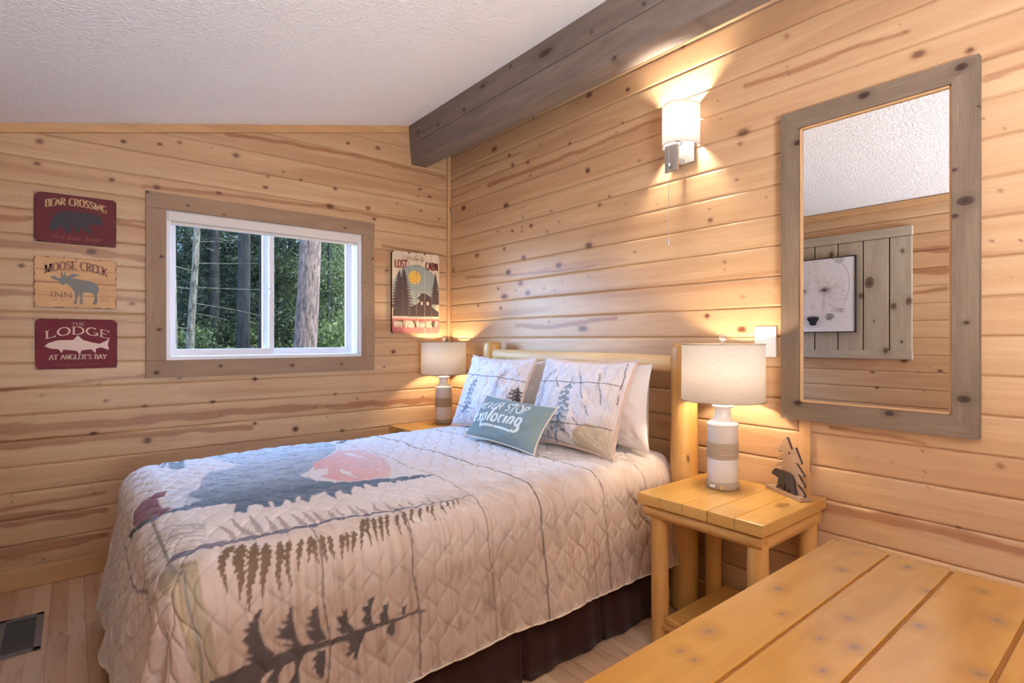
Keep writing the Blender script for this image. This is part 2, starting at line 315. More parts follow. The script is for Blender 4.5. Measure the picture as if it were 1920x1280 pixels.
[(0.308,0.236),(0.127,0.104)]],'f_a': [(0.341,0.714),(0.328,0.56),(0.298,0.405),(0.291,0.22),(0.247,0.023)],'f_b': [(0.759,0.819),(0.699,0.606),(0.682,0.413)],'f_p': [(0.946,0.625),(0.963,0.475),(0.97,0.371),(0.977,0.255)],'dt1': [(0.0907,0.2147),(0.0788,0.2061),(0.0434,0.1537),(0.0422,0.1472),(0.0493,0.1465),(0.069,0.155),(0.0788,0.1538),(0.0769,0.1466),(0.0414,0.1224),(0.0394,0.1151),(0.0473,0.1138),(0.067,0.1217),(0.0749,0.1193),(0.0729,0.1134),(0.0315,0.0942),(0.0296,0.0884),(0.0375,0.087),(0.067,0.0984),(0.0729,0.0879),(0.0375,0.0221),(0.0375,0.0033),(0.1005,0.0015),(0.1045,0.0562),(0.1163,0.1022),(0.125,0.1126),(0.1084,0.1269),(0.1163,0.1398),(0.1005,0.1597),(0.1242,0.1553),(0.1301,0.1595),(0.0966,0.2149)],'dt2': [(0.1518,0.1841),(0.14,0.1729),(0.1084,0.1242),(0.1163,0.121),(0.1321,0.1266),(0.1124,0.1092),(0.0966,0.0862),(0.1084,0.0787),(0.1321,0.0796),(0.1163,0.0325),(0.1005,0.0015),(0.1557,0.0002),(0.205,0.0005),(0.2089,0.0145),(0.1675,0.0463),(0.207,0.0407),(0.2089,0.0466),(0.1715,0.0875),(0.2011,0.0807),(0.207,0.0863),(0.1616,0.1278),(0.1873,0.1253),(0.1932,0.1309),(0.1597,0.1849)],'dbear': [(0.0315,0.0594),(0.0414,0.0714),(0.0532,0.0813),(0.0631,0.0813),(0.0926,0.0825),(0.1321,0.081),(0.1518,0.0742),(0.1616,0.0581),(0.1656,0.0296),(0.1735,0.0023),(0.1557,0.0015),(0.1439,0.0037),(0.1419,0.0153),(0.136,0.0217),(0.134,0.0024),(0.1202,0.0027),(0.1163,0.0325),(0.1084,0.0331),(0.1084,0.0036),(0.0946,0.0039),(0.0926,0.0181),(0.0848,0.0241),(0.0769,0.0085),(0.065,0.004),(0.0572,0.0059),(0.0729,0.0263),(0.071,0.0472),(0.0532,0.0518),(0.0355,0.0537)],'KB': [(-2.461,2.26,0.018),(-2.47,2.145,0.017),(-2.189,2.135,0.008),(-2.165,2.119,0.016),(-2.113,2.34,0.015),(-1.944,2.364,0.016),(-1.846,2.394,0.014),(-1.683,2.402,0.006),(-1.548,2.385,0.022),(-2.533,1.978,0.005),(-2.529,1.621,0.016),(-2.091,1.483,0.007),(-2.074,1.45,0.018),(-2.135,1.902,0.014),(-2.252,1.72,0.028),(-2.529,1.235,0.004),(-2.178,1.102,0.009),(-1.377,2.218,0.019),(-1.363,2.29,0.014),(-1.268,2.339,0.013),(-1.157,2.307,0.014),(-0.925,2.288,0.017),(-0.685,2.191,0.02),(-0.969,2.21,0.007),(-0.459,2.261,0.014),(-0.258,2.238,0.015),(-0.264,2.4,0.017),(-0.279,2.348,0.012),(-0.18,2.357,0.019),(-0.094,2.195,0.013),(-0.835,2.623,0.017),(-0.611,2.639,0.024),(-0.54,1.758,0.019),(-0.486,2.522,0.01),(-0.774,2.426,0.007),(-1.958,2.115,0.023),(-1.642,2.135,0.019),(-0.962,2.16,0.033),(-0.639,2.119,0.018),(-0.587,1.223,0.009),(-0.389,1.229,0.01),(-0.488,1.159,0.021),(-0.561,1.049,0.014),(-1.848,1.026,0.011),(-1.439,1.002,0.017),(-1.552,0.992,0.006),(-1.825,0.969,0.006),(-2.222,1.01,0.009),(-2.189,0.918,0.014),(-2.486,0.867,0.008),(-2.452,0.965,0.011),(-2.243,0.747,0.021),(-2.003,0.682,0.024),(-2.015,0.877,0.014),(-1.675,0.875,0.019),(-1.907,0.973,0.007),(-2.024,0.951,0.007),(-1.691,0.954,0.007),(-1.065,0.794,0.012),(-0.925,0.874,0.014),(-0.977,0.797,0.01),(-0.766,0.832,0.011),(-1.44,0.721,0.015),(-1.192,0.661,0.024),(-0.875,0.616,0.018),(-1.634,0.79,0.007),(-0.244,0.808,0.013),(-0.984,0.721,0.009),(-1.17,0.725,0.01),(-2.565,0.474,0.006),(-2.565,0.442,0.005),(-2.483,0.46,0.006),(-2.239,0.429,0.01),(-2.224,0.499,0.005),(-2.254,0.458,0.005),(-2.602,0.175,0.007),(-2.446,0.124,0.01),(-2.203,0.193,0.008),(-2.334,0.837,0.004),(-2.511,0.978,0.005),(-2.251,0.965,0.004),(-1.405,0.593,0.006)],'KR': [(-0.592,2.605,0.04),(-0.203,2.259,0.041),(-0.725,2.178,0.038),(-1.492,2.234,0.022),(-0.762,2.515,0.017),(-0.795,2.441,0.019),(-0.958,2.417,0.018),(-1.08,2.499,0.011),(-1.343,2.434,0.017),(-1.485,2.499,0.008),(-1.316,2.515,0.007),(-0.982,2.326,0.012),(-1.201,2.226,0.007),(-1.185,2.053,0.011),(-0.905,2.134,0.01),(-0.905,2.064,0.01),(-1.468,2.088,0.006),(-0.386,2.187,0.01),(-0.484,2.09,0.007),(-0.99,1.994,0.022),(-0.795,1.99,0.015),(-0.634,2.012,0.014),(-0.899,2.001,0.012),(-0.897,1.972,0.012),(-0.707,1.88,0.018),(-0.378,1.874,0.033),(-0.751,1.712,0.037),(-0.057,1.794,0.023),(-0.915,1.796,0.027),(-1.251,1.707,0.04),(-1.5,1.797,0.034),(-0.884,1.626,0.029),(-0.958,1.556,0.03),(-0.707,1.549,0.049),(-0.666,1.469,0.02),(-1.293,1.48,0.01),(-1.281,1.606,0.01),(-0.391,1.713,0.01),(-0.976,1.841,0.008),(-1.21,1.56,0.011),(-1.267,1.521,0.007),(-1.07,1.431,0.008),(-1.452,1.315,0.048),(-1.161,1.362,0.013),(-0.831,1.582,0.011),(-0.638,1.61,0.016),(-0.396,1.502,0.015),(-0.496,1.465,0.01),(-1.199,1.419,0.007),(-1.496,1.616,0.009),(-1.249,1.976,0.011),(-1.146,1.931,0.013),(-1.38,1.636,0.007),(-1.528,1.845,0.008),(-1.118,1.575,0.013),(-0.844,1.483,0.006),(-1.419,1.443,0.007),(-2.433,2.176,0.037),(-2.311,2.358,0.008),(-2.324,2.269,0.007),(-2.402,1.973,0.011),(-2.538,1.867,0.01),(-2.27,1.863,0.008),(-2.273,1.811,0.016),(-2.344,1.607,0.012),(-2.346,1.572,0.009),(-2.43,1.442,0.011),(-2.412,1.478,0.005),(-2.554,1.448,0.003),(-2.427,1.295,0.027),(-2.256,1.361,0.017),(-2.606,2.07,0.007),(-2.42,2.13,0.014),(-2.624,2.523,0.013),(-2.621,2.455,0.004),(-2.626,2.395,0.008),(-3.023,2.392,0.006),(-3.04,2.359,0.006),(-3.08,2.262,0.027),(-3.222,2.216,0.015),(-2.834,2.379,0.004),(-3.311,1.931,0.004),(-2.631,2.358,0.003),(-3.256,1.979,0.008),(-3.299,1.731,0.009),(-3.276,1.572,0.006),(-3.323,1.453,0.008),(-3.347,1.565,0.004),(-3.299,0.841,0.012),(-2.887,0.797,0.008),(-2.999,0.8,0.006),(-3.093,0.856,0.002),(-3.099,0.786,0.002),(-3.106,0.735,0.002),(-3.19,0.614,0.01),(-2.793,0.905,0.004),(-2.898,0.621,0.004),(-2.126,2.687,0.018),(-1.784,2.601,0.015),(-1.504,2.67,0.032),(-1.407,2.653,0.007),(-1.747,2.434,0.01),(-1.01,2.695,0.013),(-1.861,2.197,0.013),(-1.656,2.051,0.011),(-1.584,2.017,0.016),(-1.832,1.717,0.011),(-1.687,1.894,0.008),(-2.027,1.849,0.005),(-1.771,1.828,0.006),(-1.774,1.986,0.006),(-1.774,1.933,0.006),(-2.16,1.723,0.006),(-1.972,1.947,0.004),(-1.853,2.122,0.007),(-1.707,2.393,0.006),(-2.169,2.598,0.006),(-2.175,2.517,0.005),(-2.156,0.975,0.026)],'SB': [([(-2.637,1.849),(-2.494,1.863)],0.035),([(-2.652,1.718),(-2.461,1.724),(-2.252,1.718),(-2.014,1.7)],0.045),([(-2.637,1.477),(-2.494,1.48)],0.05),([(-2.14,1.884),(-2.014,1.876)],0.03),([(-2.14,1.481),(-2.014,1.462)],0.03),([(-2.652,1.355),(-2.121,1.351),(-2.014,1.341)],0.012),([(-1.597,2.504),(-1.391,2.523),(-0.757,2.548),(-0.044,2.529)],0.03),([(-2.02,2.108),(-1.636,2.129),(-0.962,2.152),(-0.04,2.133)],0.025),([(-0.574,1.933),(-0.04,1.915)],0.02),([(-2.642,0.733),(-2.246,0.724),(-1.868,0.717),(-1.466,0.705)],0.05),([(-2.642,0.806),(-2.104,0.797),(-1.466,0.807),(-0.129,0.774)],0.05),([(-2.642,0.354),(-2.198,0.326)],0.06),([(-2.642,0.195),(-2.198,0.191)],0.07),([(-2.606,1.0),(-1.989,1.048),(-1.466,1.073)],0.02),([(-2.606,0.408),(-2.198,0.421)],0.02)],'SR': [([(-0.033,2.496),(-0.443,2.515),(-0.887,2.499)],0.016),([(-0.033,2.367),(-0.415,2.374)],0.014),([(-0.522,2.362),(-1.061,2.362),(-1.675,2.367),(-2.003,2.377)],0.028),([(-0.838,1.345),(-1.137,1.327),(-1.465,1.356),(-1.705,1.372)],0.03),([(-2.444,2.38),(-2.596,2.369),(-2.834,2.373),(-3.048,2.356)],0.022),([(-3.265,2.105),(-3.356,2.111)],0.025),([(-2.754,0.581),(-2.996,0.584),(-3.191,0.594),(-3.356,0.583)],0.05),([(-2.793,0.905),(-2.977,0.895),(-3.099,0.883)],0.016),([(-0.239,1.723),(-1.228,1.672),(-1.558,1.675)],0.02)],'DK': [(0.566,0.171,10),(0.44,0.159,22),(0.566,0.072,20),(0.465,0.01,20),(0.545,-0.057,20),(0.566,0.172,8),(0.242,0.206,30),(0.145,0.154,12),(-0.011,0.206,40),(-0.1,0.202,20),(-0.104,0.175,14),(0.567,0.073,22),(0.462,0.013,26),(0.223,0.073,28),(0.13,0.031,34),(0.023,0.037,12),(0.291,-0.016,34),(0.42,-0.1,40),(0.195,-0.115,50),(0.113,0.076,8)]}
# ------------------------------------------------------------------ materials
# knots of the mirror frame, window casing and beam, in metres on each thing
PK = [(-0.415, 0.603, 0.033, 0.042), (-0.141, 0.858, 0.017, 0.023), (-0.676, 0.445, 0.022, 0.028), (-0.58, 0.407, 0.02, 0.025), (-0.447, 0.298, 0.007, 0.008), (-0.53, 0.066, 0.02, 0.025), (-0.359, 0.501, 0.022, 0.028), (-0.636, 0.826, 0.013, 0.017), (-0.63, 0.133, 0.009, 0.011)]
MK = [(0.011, 1.238, 0.019, 0.012), (-0.274, 1.233, 0.017, 0.012), (-0.283, 0.785, 0.023, 0.016), (-0.281, 0.13, 0.018, 0.012), (-0.255, 0.894, 0.007, 0.005), (-0.286, 0.382, 0.009, 0.006), (0.248, 1.128, 0.016, 0.01), (-0.069, 0.059, 0.015, 0.01), (-0.255, 0.74, 0.011, 0.007), (-0.318, 1.088, 0.005, 0.003), (0.25, 0.068, 0.016, 0.01)]
CK = [(-0.483, 0.472, 0.009, 0.006), (-0.679, 0.517, 0.009, 0.006), (-0.612, 0.161, 0.01, 0.007), (-0.624, -0.253, 0.01, 0.007), (-0.637, -0.498, 0.014, 0.01), (-0.312, -0.469, 0.01, 0.007), (0.108, -0.478, 0.012, 0.008), (0.437, -0.478, 0.009, 0.006), (0.46, 0.464, 0.009, 0.006), (-0.293, 0.447, 0.007, 0.005), (0.668, 0.269, 0.008, 0.006), (0.609, 0.092, 0.005, 0.004)]
BK = [(-1.522, 0.219, 0.047, 0.018), (-0.949, 0.246, 0.031, 0.009), (-1.978, 0.012, 0.014, 0.009), (-0.412, 0.176, 0.018, 0.009), (-2.41, -0.008, 0.012, 0.009), (-1.226, 0.259, 0.008, 0.009), (-1.85, 0.185, 0.008, 0.009), (-0.734, 0.176, 0.014, 0.009), (-2.161, 0.174, 0.011, 0.009), (-0.139, 0.205, 0.013, 0.009)]
class NT:
    def __init__(s, name):
        s.m = bpy.data.materials.new(name); s.m.use_nodes = True
        s.t = s.m.node_tree; s.n = s.t.nodes; s.b = s.n['Principled BSDF']; s.out = s.n['Material Output']
    def new(s, kind, **kw):
        x = s.n.new(kind)
        for k, v in kw.items(): setattr(x, k, v)
        return x
    def link(s, a, b): s.t.links.new(a, b)
    def math(s, op, a, b=None, clamp=False):
        x = s.new('ShaderNodeMath', operation=op); x.use_clamp = clamp
        for i, v in enumerate((a, b)):
            if v is None: continue
            if isinstance(v, (int, float)): x.inputs[i].default_value = v
            else: s.link(v, x.inputs[i])
        return x.outputs[0]
    def mix(s, fac, a, b, mode='MIX'):
        x = s.new('ShaderNodeMix', data_type='RGBA', blend_type=mode)
        for i, v in ((0, fac), (6, a), (7, b)):
            if isinstance(v, (int, float)): x.inputs[i].default_value = v
            elif isinstance(v, tuple): x.inputs[i].default_value = (*v[:3], 1)
            else: s.link(v, x.inputs[i])
        return x.outputs[2]
    def noise(s, vec, scale, detail=3, rough=.5, dist=0.0):
        x = s.new('ShaderNodeTexNoise'); x.inputs['Scale'].default_value = scale
        x.inputs['Detail'].default_value = detail; x.inputs['Roughness'].default_value = rough; x.inputs['Distortion'].default_value = dist
        if vec is not None: s.link(vec, x.inputs['Vector'])
        return x.outputs['Fac']
    def mapping(s, src, scale=(1, 1, 1), loc=(0, 0, 0)):
        x = s.new('ShaderNodeMapping'); x.inputs['Scale'].default_value = scale; x.inputs['Location'].default_value = loc
        s.link(src, x.inputs['Vector']); return x.outputs[0]
    def coord(s, which='UV'):
        return s.new('ShaderNodeTexCoord').outputs[which]
    def ramp(s, fac, stops):
        x = s.new('ShaderNodeValToRGB'); e = x.color_ramp.elements
        while len(e) < len(stops): e.new(.5)
        for i, (p, c) in enumerate(stops):
            e[i].position = p; e[i].color = (*c, 1) if isinstance(c, tuple) else (c, c, c, 1)
        s.link(fac, x.inputs[0]); return x.outputs[0]
    def bump(s, h, strength=.3, dist=.01):
        x = s.new('ShaderNodeBump'); x.inputs['Strength'].default_value = strength; x.inputs['Distance'].default_value = dist
        s.link(h, x.inputs['Height']); s.link(x.outputs[0], s.b.inputs['Normal'])
    def set(s, **kw):
        names = dict(color='Base Color', rough='Roughness', metal='Metallic', spec='Specular IOR Level', coat='Coat Weight', trans='Transmission Weight', sheen='Sheen Weight', emit='Emission Color', estr='Emission Strength', ior='IOR', alpha='Alpha', coatr='Coat Roughness')
        for k, v in kw.items():
            i = s.b.inputs[names[k]]
            if isinstance(v, tuple): i.default_value = (*v[:3], 1)
            elif isinstance(v, (int, float)): i.default_value = v
            else: s.link(v, i)
        return s

def plain(name, color, rough=.5, metal=0.0, spec=.5, **kw):
    return NT(name).set(color=color, rough=rough, metal=metal, spec=spec, **kw).m

def knot_mask(t, knots, plane="xy"):
    """max of soft ellipses at given object-space xy places"""
    o = t.coord('Object'); nz = t.noise(o, 22, 2); res = None
    for x, y, rx, ry in knots:
        a = t.new('ShaderNodeVectorMath', operation='SUBTRACT'); t.link(o, a.inputs[0]); a.inputs[1].default_value = dict(xy=(x, y, 0), yz=(0, x, y), xz=(x, 0, y))[plane]
        b = t.new('ShaderNodeVectorMath', operation='MULTIPLY'); t.link(a.outputs[0], b.inputs[0]); b.inputs[1].default_value = dict(xy=(1 / rx, 1 / ry, 0), yz=(0, 1 / rx, 1 / ry), xz=(1 / rx, 0, 1 / ry))[plane]
        l = t.new('ShaderNodeVectorMath', operation='LENGTH'); t.link(b.outputs[0], l.inputs[0])
        res = l.outputs['Value'] if res is None else t.math('MINIMUM', res, l.outputs['Value'])
    return t.math('ADD', res, t.math('MULTIPLY', t.math('SUBTRACT', nz, .5), .7))

def wood(name, light, dark, knot=(.10, .05, .025), knots=.28, rough=.45, spec=.35, coat=0.0, ks=(3.2, 7.0), grain=1.0, streak=0.25, bump=.15, places=None, plane='xy', kstr=.8):
    t = NT(name); uv = t.coord('UV')
    w = t.noise(t.mapping(uv, (2.2, 14, 1)), 1.0, 3, .55, .6)
    fine = t.noise(t.mapping(uv, (7, 260, 1)), 1.0, 3, .6)
    c = t.mix(t.math('MULTIPLY', t.ramp(w, [(.3, 0.), (.72, 1.)]), .75), light, dark)
    c = t.mix(t.math('MULTIPLY', t.ramp(fine, [(.35, 0.), (.75, 1.)]), .35 * grain), c, tuple(x * .62 for x in dark))
    st = t.noise(t.mapping(uv, (.8, 9, 1), (3.3, 1.7, 0)), 1.0, 2, .5, .3)
    c = t.mix(t.math('MULTIPLY', t.ramp(st, [(.58, 0.), (.68, 1.)]), streak), c, tuple(a * .6 + b * .4 for a, b in zip(dark, knot)))
    if knots > 0:
        vo = t.new('ShaderNodeTexVoronoi'); vo.inputs['Scale'].default_value = 1.0
        wob = t.noise(uv, 9.0, 2)
        mp = t.new('ShaderNodeMapping'); mp.inputs['Scale'].default_value = (ks[0], ks[1], 1); t.link(uv, mp.inputs[0])
        ad = t.new('ShaderNodeVectorMath', operation='ADD'); t.link(mp.outputs[0], ad.inputs[0])
        cx = t.new('ShaderNodeCombineXYZ'); t.link(t.math('MULTIPLY', wob, .25), cx.inputs[0]); t.link(t.math('MULTIPLY', wob, .2), cx.inputs[1])
        t.link(cx.outputs[0], ad.inputs[1]); t.link(ad.outputs[0], vo.inputs['Vector'])
        sp = t.new('ShaderNodeSeparateColor'); t.link(vo.outputs['Color'], sp.inputs[0])
        thr = t.math('MULTIPLY', t.math('SUBTRACT', sp.outputs[0], 1 - knots, True), .30 / knots)
        dd = t.math('SUBTRACT', thr, vo.outputs['Distance'])
        k = t.math('MULTIPLY', t.math('ADD', dd, 0.004), 60, True)
        halo = t.math('MULTIPLY', t.math('ADD', dd, 0.11), 5, True)
        halo = t.math('MULTIPLY', halo, t.math('GREATER_THAN', sp.outputs[0], 1 - knots * .75))
        c = t.mix(t.math('MULTIPLY', halo, .45), c, tuple(a * .8 for a in dark))
        c = t.mix(t.math('MULTIPLY', k, .9), c, knot)
    if places:
        d = knot_mask(t, places, plane)
        halo = t.ramp(d, [(0.3, 1.), (1.0, 0.)]); 
        c = t.mix(t.math('MULTIPLY', t.math('SUBTRACT', 2.6, d, True), .35), c, tuple(a * .78 for a in dark))
        c = t.mix(t.math('MULTIPLY', t.math('MULTIPLY', t.math('SUBTRACT', 1.15, d), 4, True), kstr), c, knot)
        c = t.mix(t.math('MULTIPLY', t.math('MULTIPLY', t.math('SUBTRACT', .6, d), 4, True), .6), c, tuple(a * .6 for a in knot))
    t.set(color=c, rough=rough, spec=spec, coat=coat, coatr=.25)
    t.bump(t.math('ADD', fine, t.math('MULTIPLY', w, .5)), bump, .002)
    return t.m

PINE_L = lin(207, 175, 136); PINE_D = lin(182, 147, 109)
def wall_wood(name):
    t = NT(name); uv = t.coord('UV')
    at = t.new('ShaderNodeAttribute', attribute_name='paint')
    sp = t.new('ShaderNodeSeparateColor'); t.link(at.outputs['Color'], sp.inputs[0])
    kn, st, tone = sp.outputs
    w = t.noise(t.mapping(uv, (1.1, 16, 1)), 1.0, 3, .55, .5)
    fine = t.noise(t.mapping(uv, (5, 220, 1)), 1.0, 2, .6)
    c = t.mix(t.ramp(w, [(.32, 0.), (.75, 1.)]), PINE_L, PINE_D)
    c = t.mix(t.math('MULTIPLY', t.ramp(fine, [(.4, 0.), (.75, 1.)]), .28), c, lin(156, 112, 76))
    c = t.mix(t.math('MULTIPLY', tone, .40), c, lin(164, 116, 78))
    stn = t.noise(t.mapping(uv, (2.0, 90, 1)), 1.0, 2, .5)
    c = t.mix(t.math('MULTIPLY', st, t.math('ADD', t.math('MULTIPLY', stn, .5), .45), True), c, lin(140, 88, 58))
    c = t.mix(kn, c, lin(84, 48, 34))
    t.set(color=c, rough=.42, spec=.35)
    t.bump(t.math('ADD', fine, w), .08, .002)
    return t.m

M = {}
M['wall'] = wall_wood('pine_boards')
M['trim'] = wood('pine_trim', lin(202, 160, 114), lin(180, 136, 92), knots=.2, ks=(3, 9))
M['panel'] = wood('light_grey_plank_wood', lin(178, 166, 148), lin(156, 142, 124), knot=lin(96, 74, 60), knots=0, places=PK, plane='yz', rough=.7, spec=.1, grain=.9)
M['grey_wood'] = wood('grey_stained_wood', lin(128, 110, 92), lin(96, 80, 66), knot=lin(54, 36, 28), knots=0, places=MK, plane='yz', rough=.6, spec=.2, grain=1.4, bump=.35)
M['beam'] = wood('beam_wood', lin(134, 119, 108), lin(106, 94, 85), knot=lin(66, 50, 42), knots=0, places=BK, plane='yz', rough=.65, spec=.2, grain=1.3, bump=.3)
M['casing'] = wood('brown_grey_casing_wood', lin(162, 134, 108), lin(136, 108, 86), knot=lin(70, 44, 36), knots=0, places=CK, plane='xz', rough=.6, spec=.2, grain=.9)
M['yellow'] = wood('varnished_pine', lin(204, 160, 88), lin(178, 130, 62), knot=lin(140, 96, 50), knots=.3, ks=(4.0, 8.5), rough=.30, spec=.5, coat=.25, grain=.35, streak=.2, bump=.04)
M['yellow_log'] = wood('peeled_pine_log', lin(208, 164, 98), lin(182, 134, 72), knot=lin(112, 68, 36), knots=.24, ks=(3.5, 11), rough=.4, spec=.45, coat=.1, grain=.5, streak=.3, bump=.08)
M['log_pale'] = wood('pale_pine_log', lin(222, 192, 146), lin(200, 164, 116), knot=lin(116, 80, 56), knots=.3, ks=(3.5, 9), rough=.5, spec=.3, grain=.5, bump=.1)
M['dresser'] = wood('glossy_dresser_pine', lin(178, 128, 54), lin(152, 101, 34), knot=lin(140, 100, 62), knots=0, rough=.24, spec=.5, coat=.7, grain=.3, streak=.25, bump=.02, kstr=.6, places=[(x, y, .006 + w * .00022 + .004 * ((x * 37) % 1), .005 + w * .00020) for x, y, w in DAT['DK']])
M['white_vinyl'] = plain('white_vinyl', lin(232, 232, 236), .35)
M['shade_vinyl'] = plain('cream_roller_cassette', lin(214, 206, 198), .5)
M['white_plastic'] = plain('white_plastic', lin(240, 238, 232), .35)
M['dark_gap'] = plain('dark_gap', (.01, .008, .006), .9)

def ceiling_mat():
    t = NT('textured_ceiling'); o = t.coord('Object')
    n = t.noise(o, 70, 4, .6); n2 = t.noise(o, 28, 2, .5)
    t.set(color=lin(246, 244, 244), rough=.9, spec=.1)
    t.bump(t.math('ADD', t.ramp(n, [(.45, 0.), (.62, 1.)]), t.math('MULTIPLY', n2, .4)), .55, .008)
    return t.m
M['ceiling'] = ceiling_mat()

def floor_mat():
    t = NT('maple_floorboards'); o = t.coord('Object')
    sep = t.new('ShaderNodeSeparateXYZ'); t.link(o, sep.inputs[0])
    W = .0635
    xs = t.math('DIVIDE', sep.outputs[0], W); row = t.math('FLOOR', xs)
    wn_ = t.new('ShaderNodeTexWhiteNoise', noise_dimensions='1D'); t.link(row, wn_.inputs['W'])
    ys = t.math('DIVIDE', t.math('ADD', sep.outputs[1], t.math('MULTIPLY', wn_.outputs[0], 7.0)), .8)
    bd = t.math('FLOOR', ys)
    wn2 = t.new('ShaderNodeTexWhiteNoise', noise_dimensions='2D'); cb = t.new('ShaderNodeCombineXYZ')
    t.link(row, cb.inputs[0]); t.link(bd, cb.inputs[1]); t.link(cb.outputs[0], wn2.inputs['Vector'])
    cb2 = t.new('ShaderNodeCombineXYZ'); t.link(t.math('MULTIPLY', sep.outputs[1], 2.5), cb2.inputs[0])
    t.link(t.math('MULTIPLY', sep.outputs[0], 26), cb2.inputs[1]); t.link(t.math('MULTIPLY', wn2.outputs[0], 40), cb2.inputs[2])
    g = t.noise(cb2.outputs[0], 1.0, 3, .6, .8)
    c = t.mix(wn2.outputs[0], lin(220, 192, 164), lin(192, 156, 124))
    c = t.mix(t.ramp(g, [(.52, 0.), (.72, .6)]), c, lin(134, 90, 62))
    vo = t.new('ShaderNodeTexVoronoi'); vo.inputs['Scale'].default_value = 1.0
    cb3 = t.new('ShaderNodeCombineXYZ'); t.link(t.math('MULTIPLY', sep.outputs[1], 2.6), cb3.inputs[0]); t.link(t.math('MULTIPLY', sep.outputs[0], 9), cb3.inputs[1]); t.link(cb3.outputs[0], vo.inputs['Vector'])
    s2 = t.new('ShaderNodeSeparateColor'); t.link(vo.outputs['Color'], s2.inputs[0])
    k = t.math('MULTIPLY', t.math('SUBTRACT', t.math('MULTIPLY', t.math('SUBTRACT', s2.outputs[0], .6, True), .5), vo.outputs['Distance']), 14, True)
    c = t.mix(t.math('MULTIPLY', k, .7), c, lin(120, 82, 62))
    fx = t.math('FRACT', xs); gap = t.math('LESS_THAN', fx, .025)
    fy = t.math('FRACT', ys); gap2 = t.math('LESS_THAN', fy, .003)
    c = t.mix(t.math('MULTIPLY', t.math('MAXIMUM', gap, gap2), .55), c, lin(90, 58, 38))
    t.set(color=c, rough=.3, spec=.5)
    t.bump(t.math('SUBTRACT', 1.0, t.math('MAXIMUM', gap, gap2)), .2, .002)
    return t.m
M['floor'] = floor_mat()

def painted(name, rough=.8, sheen=0.0, bump_scale=220, bump=.15, weave=False, wr=0.0):
    t = NT(name); at = t.new('ShaderNodeAttribute', attribute_name='paint')
    t.set(color=at.outputs['Color'], rough=rough, spec=.15, sheen=sheen)
    uv = t.coord('UV')
    h = t.noise(uv, bump_scale, 2)
    if wr: h = t.math('ADD', t.math('MULTIPLY', h, .25), t.math('MULTIPLY', t.noise(t.mapping(uv, (1, .55, 1)), wr, 3, .6, .8), 1.3))
    t.bump(h, bump, .004)
    return t.m
M['quilt'] = painted('printed_quilt', .85, .1, 260, .38, wr=34)
M['sham'] = painted('printed_sham', .85, .1, 260, .3, wr=26)
M['artboard'] = painted('painted_board', .6, 0, 400, .05)

def fabric(name, color, scale=300, bump=.2, rough=.9, wr=0.0, sheen=.1):
    t = NT(name); uv = t.coord('UV')
    a = t.noise(t.mapping(uv, (scale, scale * 4, 1)), 1.0, 2); b = t.noise(t.mapping(uv, (scale * 4, scale, 1)), 1.0, 2)
    h = t.math('ADD', a, b)
    c = t.mix(t.math('MULTIPLY', h, .35, True), tuple(min(1, x * 1.08) for x in color), tuple(x * .8 for x in color))
    if wr: h = t.math('ADD', t.math('MULTIPLY', h, .1), t.math('MULTIPLY', t.noise(uv, wr, 3), 1.0))
    t.set(color=c, rough=rough, spec=.15, sheen=sheen); t.bump(h, bump, .004 if not wr else .02)
    return t.m
M['white_cotton'] = fabric('white_pillowcase', lin(232, 226, 222), 300, .35, wr=9)
M['teal_fabric'] = fabric('teal_grey_cotton', lin(128, 146, 146), 220, .2)
M['piping'] = plain('cream_piping', lin(216, 208, 192), .8)
M['sham_back'] = fabric('beige_pink_sham_back', lin(216, 190, 172), 260, .3, wr=18)
M['skirt'] = fabric('dark_brown_bedskirt', lin(50, 26, 24), 150, .2)
M['mattress'] = fabric('mattress_ticking', lin(225, 222, 218), 150, .2)
M['ceramic'] = plain('white_glazed_ceramic', lin(238, 234, 226), .25)
M['grey_ceramic'] = plain('matte_grey_ceramic', lin(206, 200, 192), .6)
M['taupe'] = plain('taupe_base', lin(150, 128, 106), .55)
M['steel'] = plain('brushed_nickel', lin(190, 186, 182), .32, .95)
M['brass_knob'] = plain('brass_knob', lin(196, 182, 150), .3, .9)
M['dark_bear'] = plain('charcoal_painted_wood', lin(52, 47, 46), .6)
M['decor_wood'] = wood('stained_cutout_wood', lin(158, 132, 110), lin(140, 114, 92), knots=0, rough=.6, grain=.4)
M['decor_edge'] = plain('burnt_edge_wood', lin(52, 28, 20), .7)
M['vent'] = plain('dark_grey_painted_metal', lin(120, 114, 112), .5, .2)
M['vent_dark'] = plain('vent_shadow_gap', (.012, .012, .012), .8)
M['ink_cream'] = plain('cream_lettering', lin(190, 152, 112), .7)
M['ink_pale'] = plain('pale_lettering', lin(214, 190, 166), .7)
M['ink_red'] = plain('faded_red_lettering', lin(140, 78, 66), .7)
M['ink_brown'] = plain('faded_brown_lettering', lin(140, 98, 76), .7)
M['ink_black'] = plain('black_paint', lin(50, 44, 48), .7)
M['ink_grey'] = plain('grey_paint', lin(120, 118, 114), .7)
M['ink_dim'] = plain('dim_red_script', lin(150, 92, 78), .7)
M['print_white'] = plain('white_print', lin(226, 232, 228), .85)

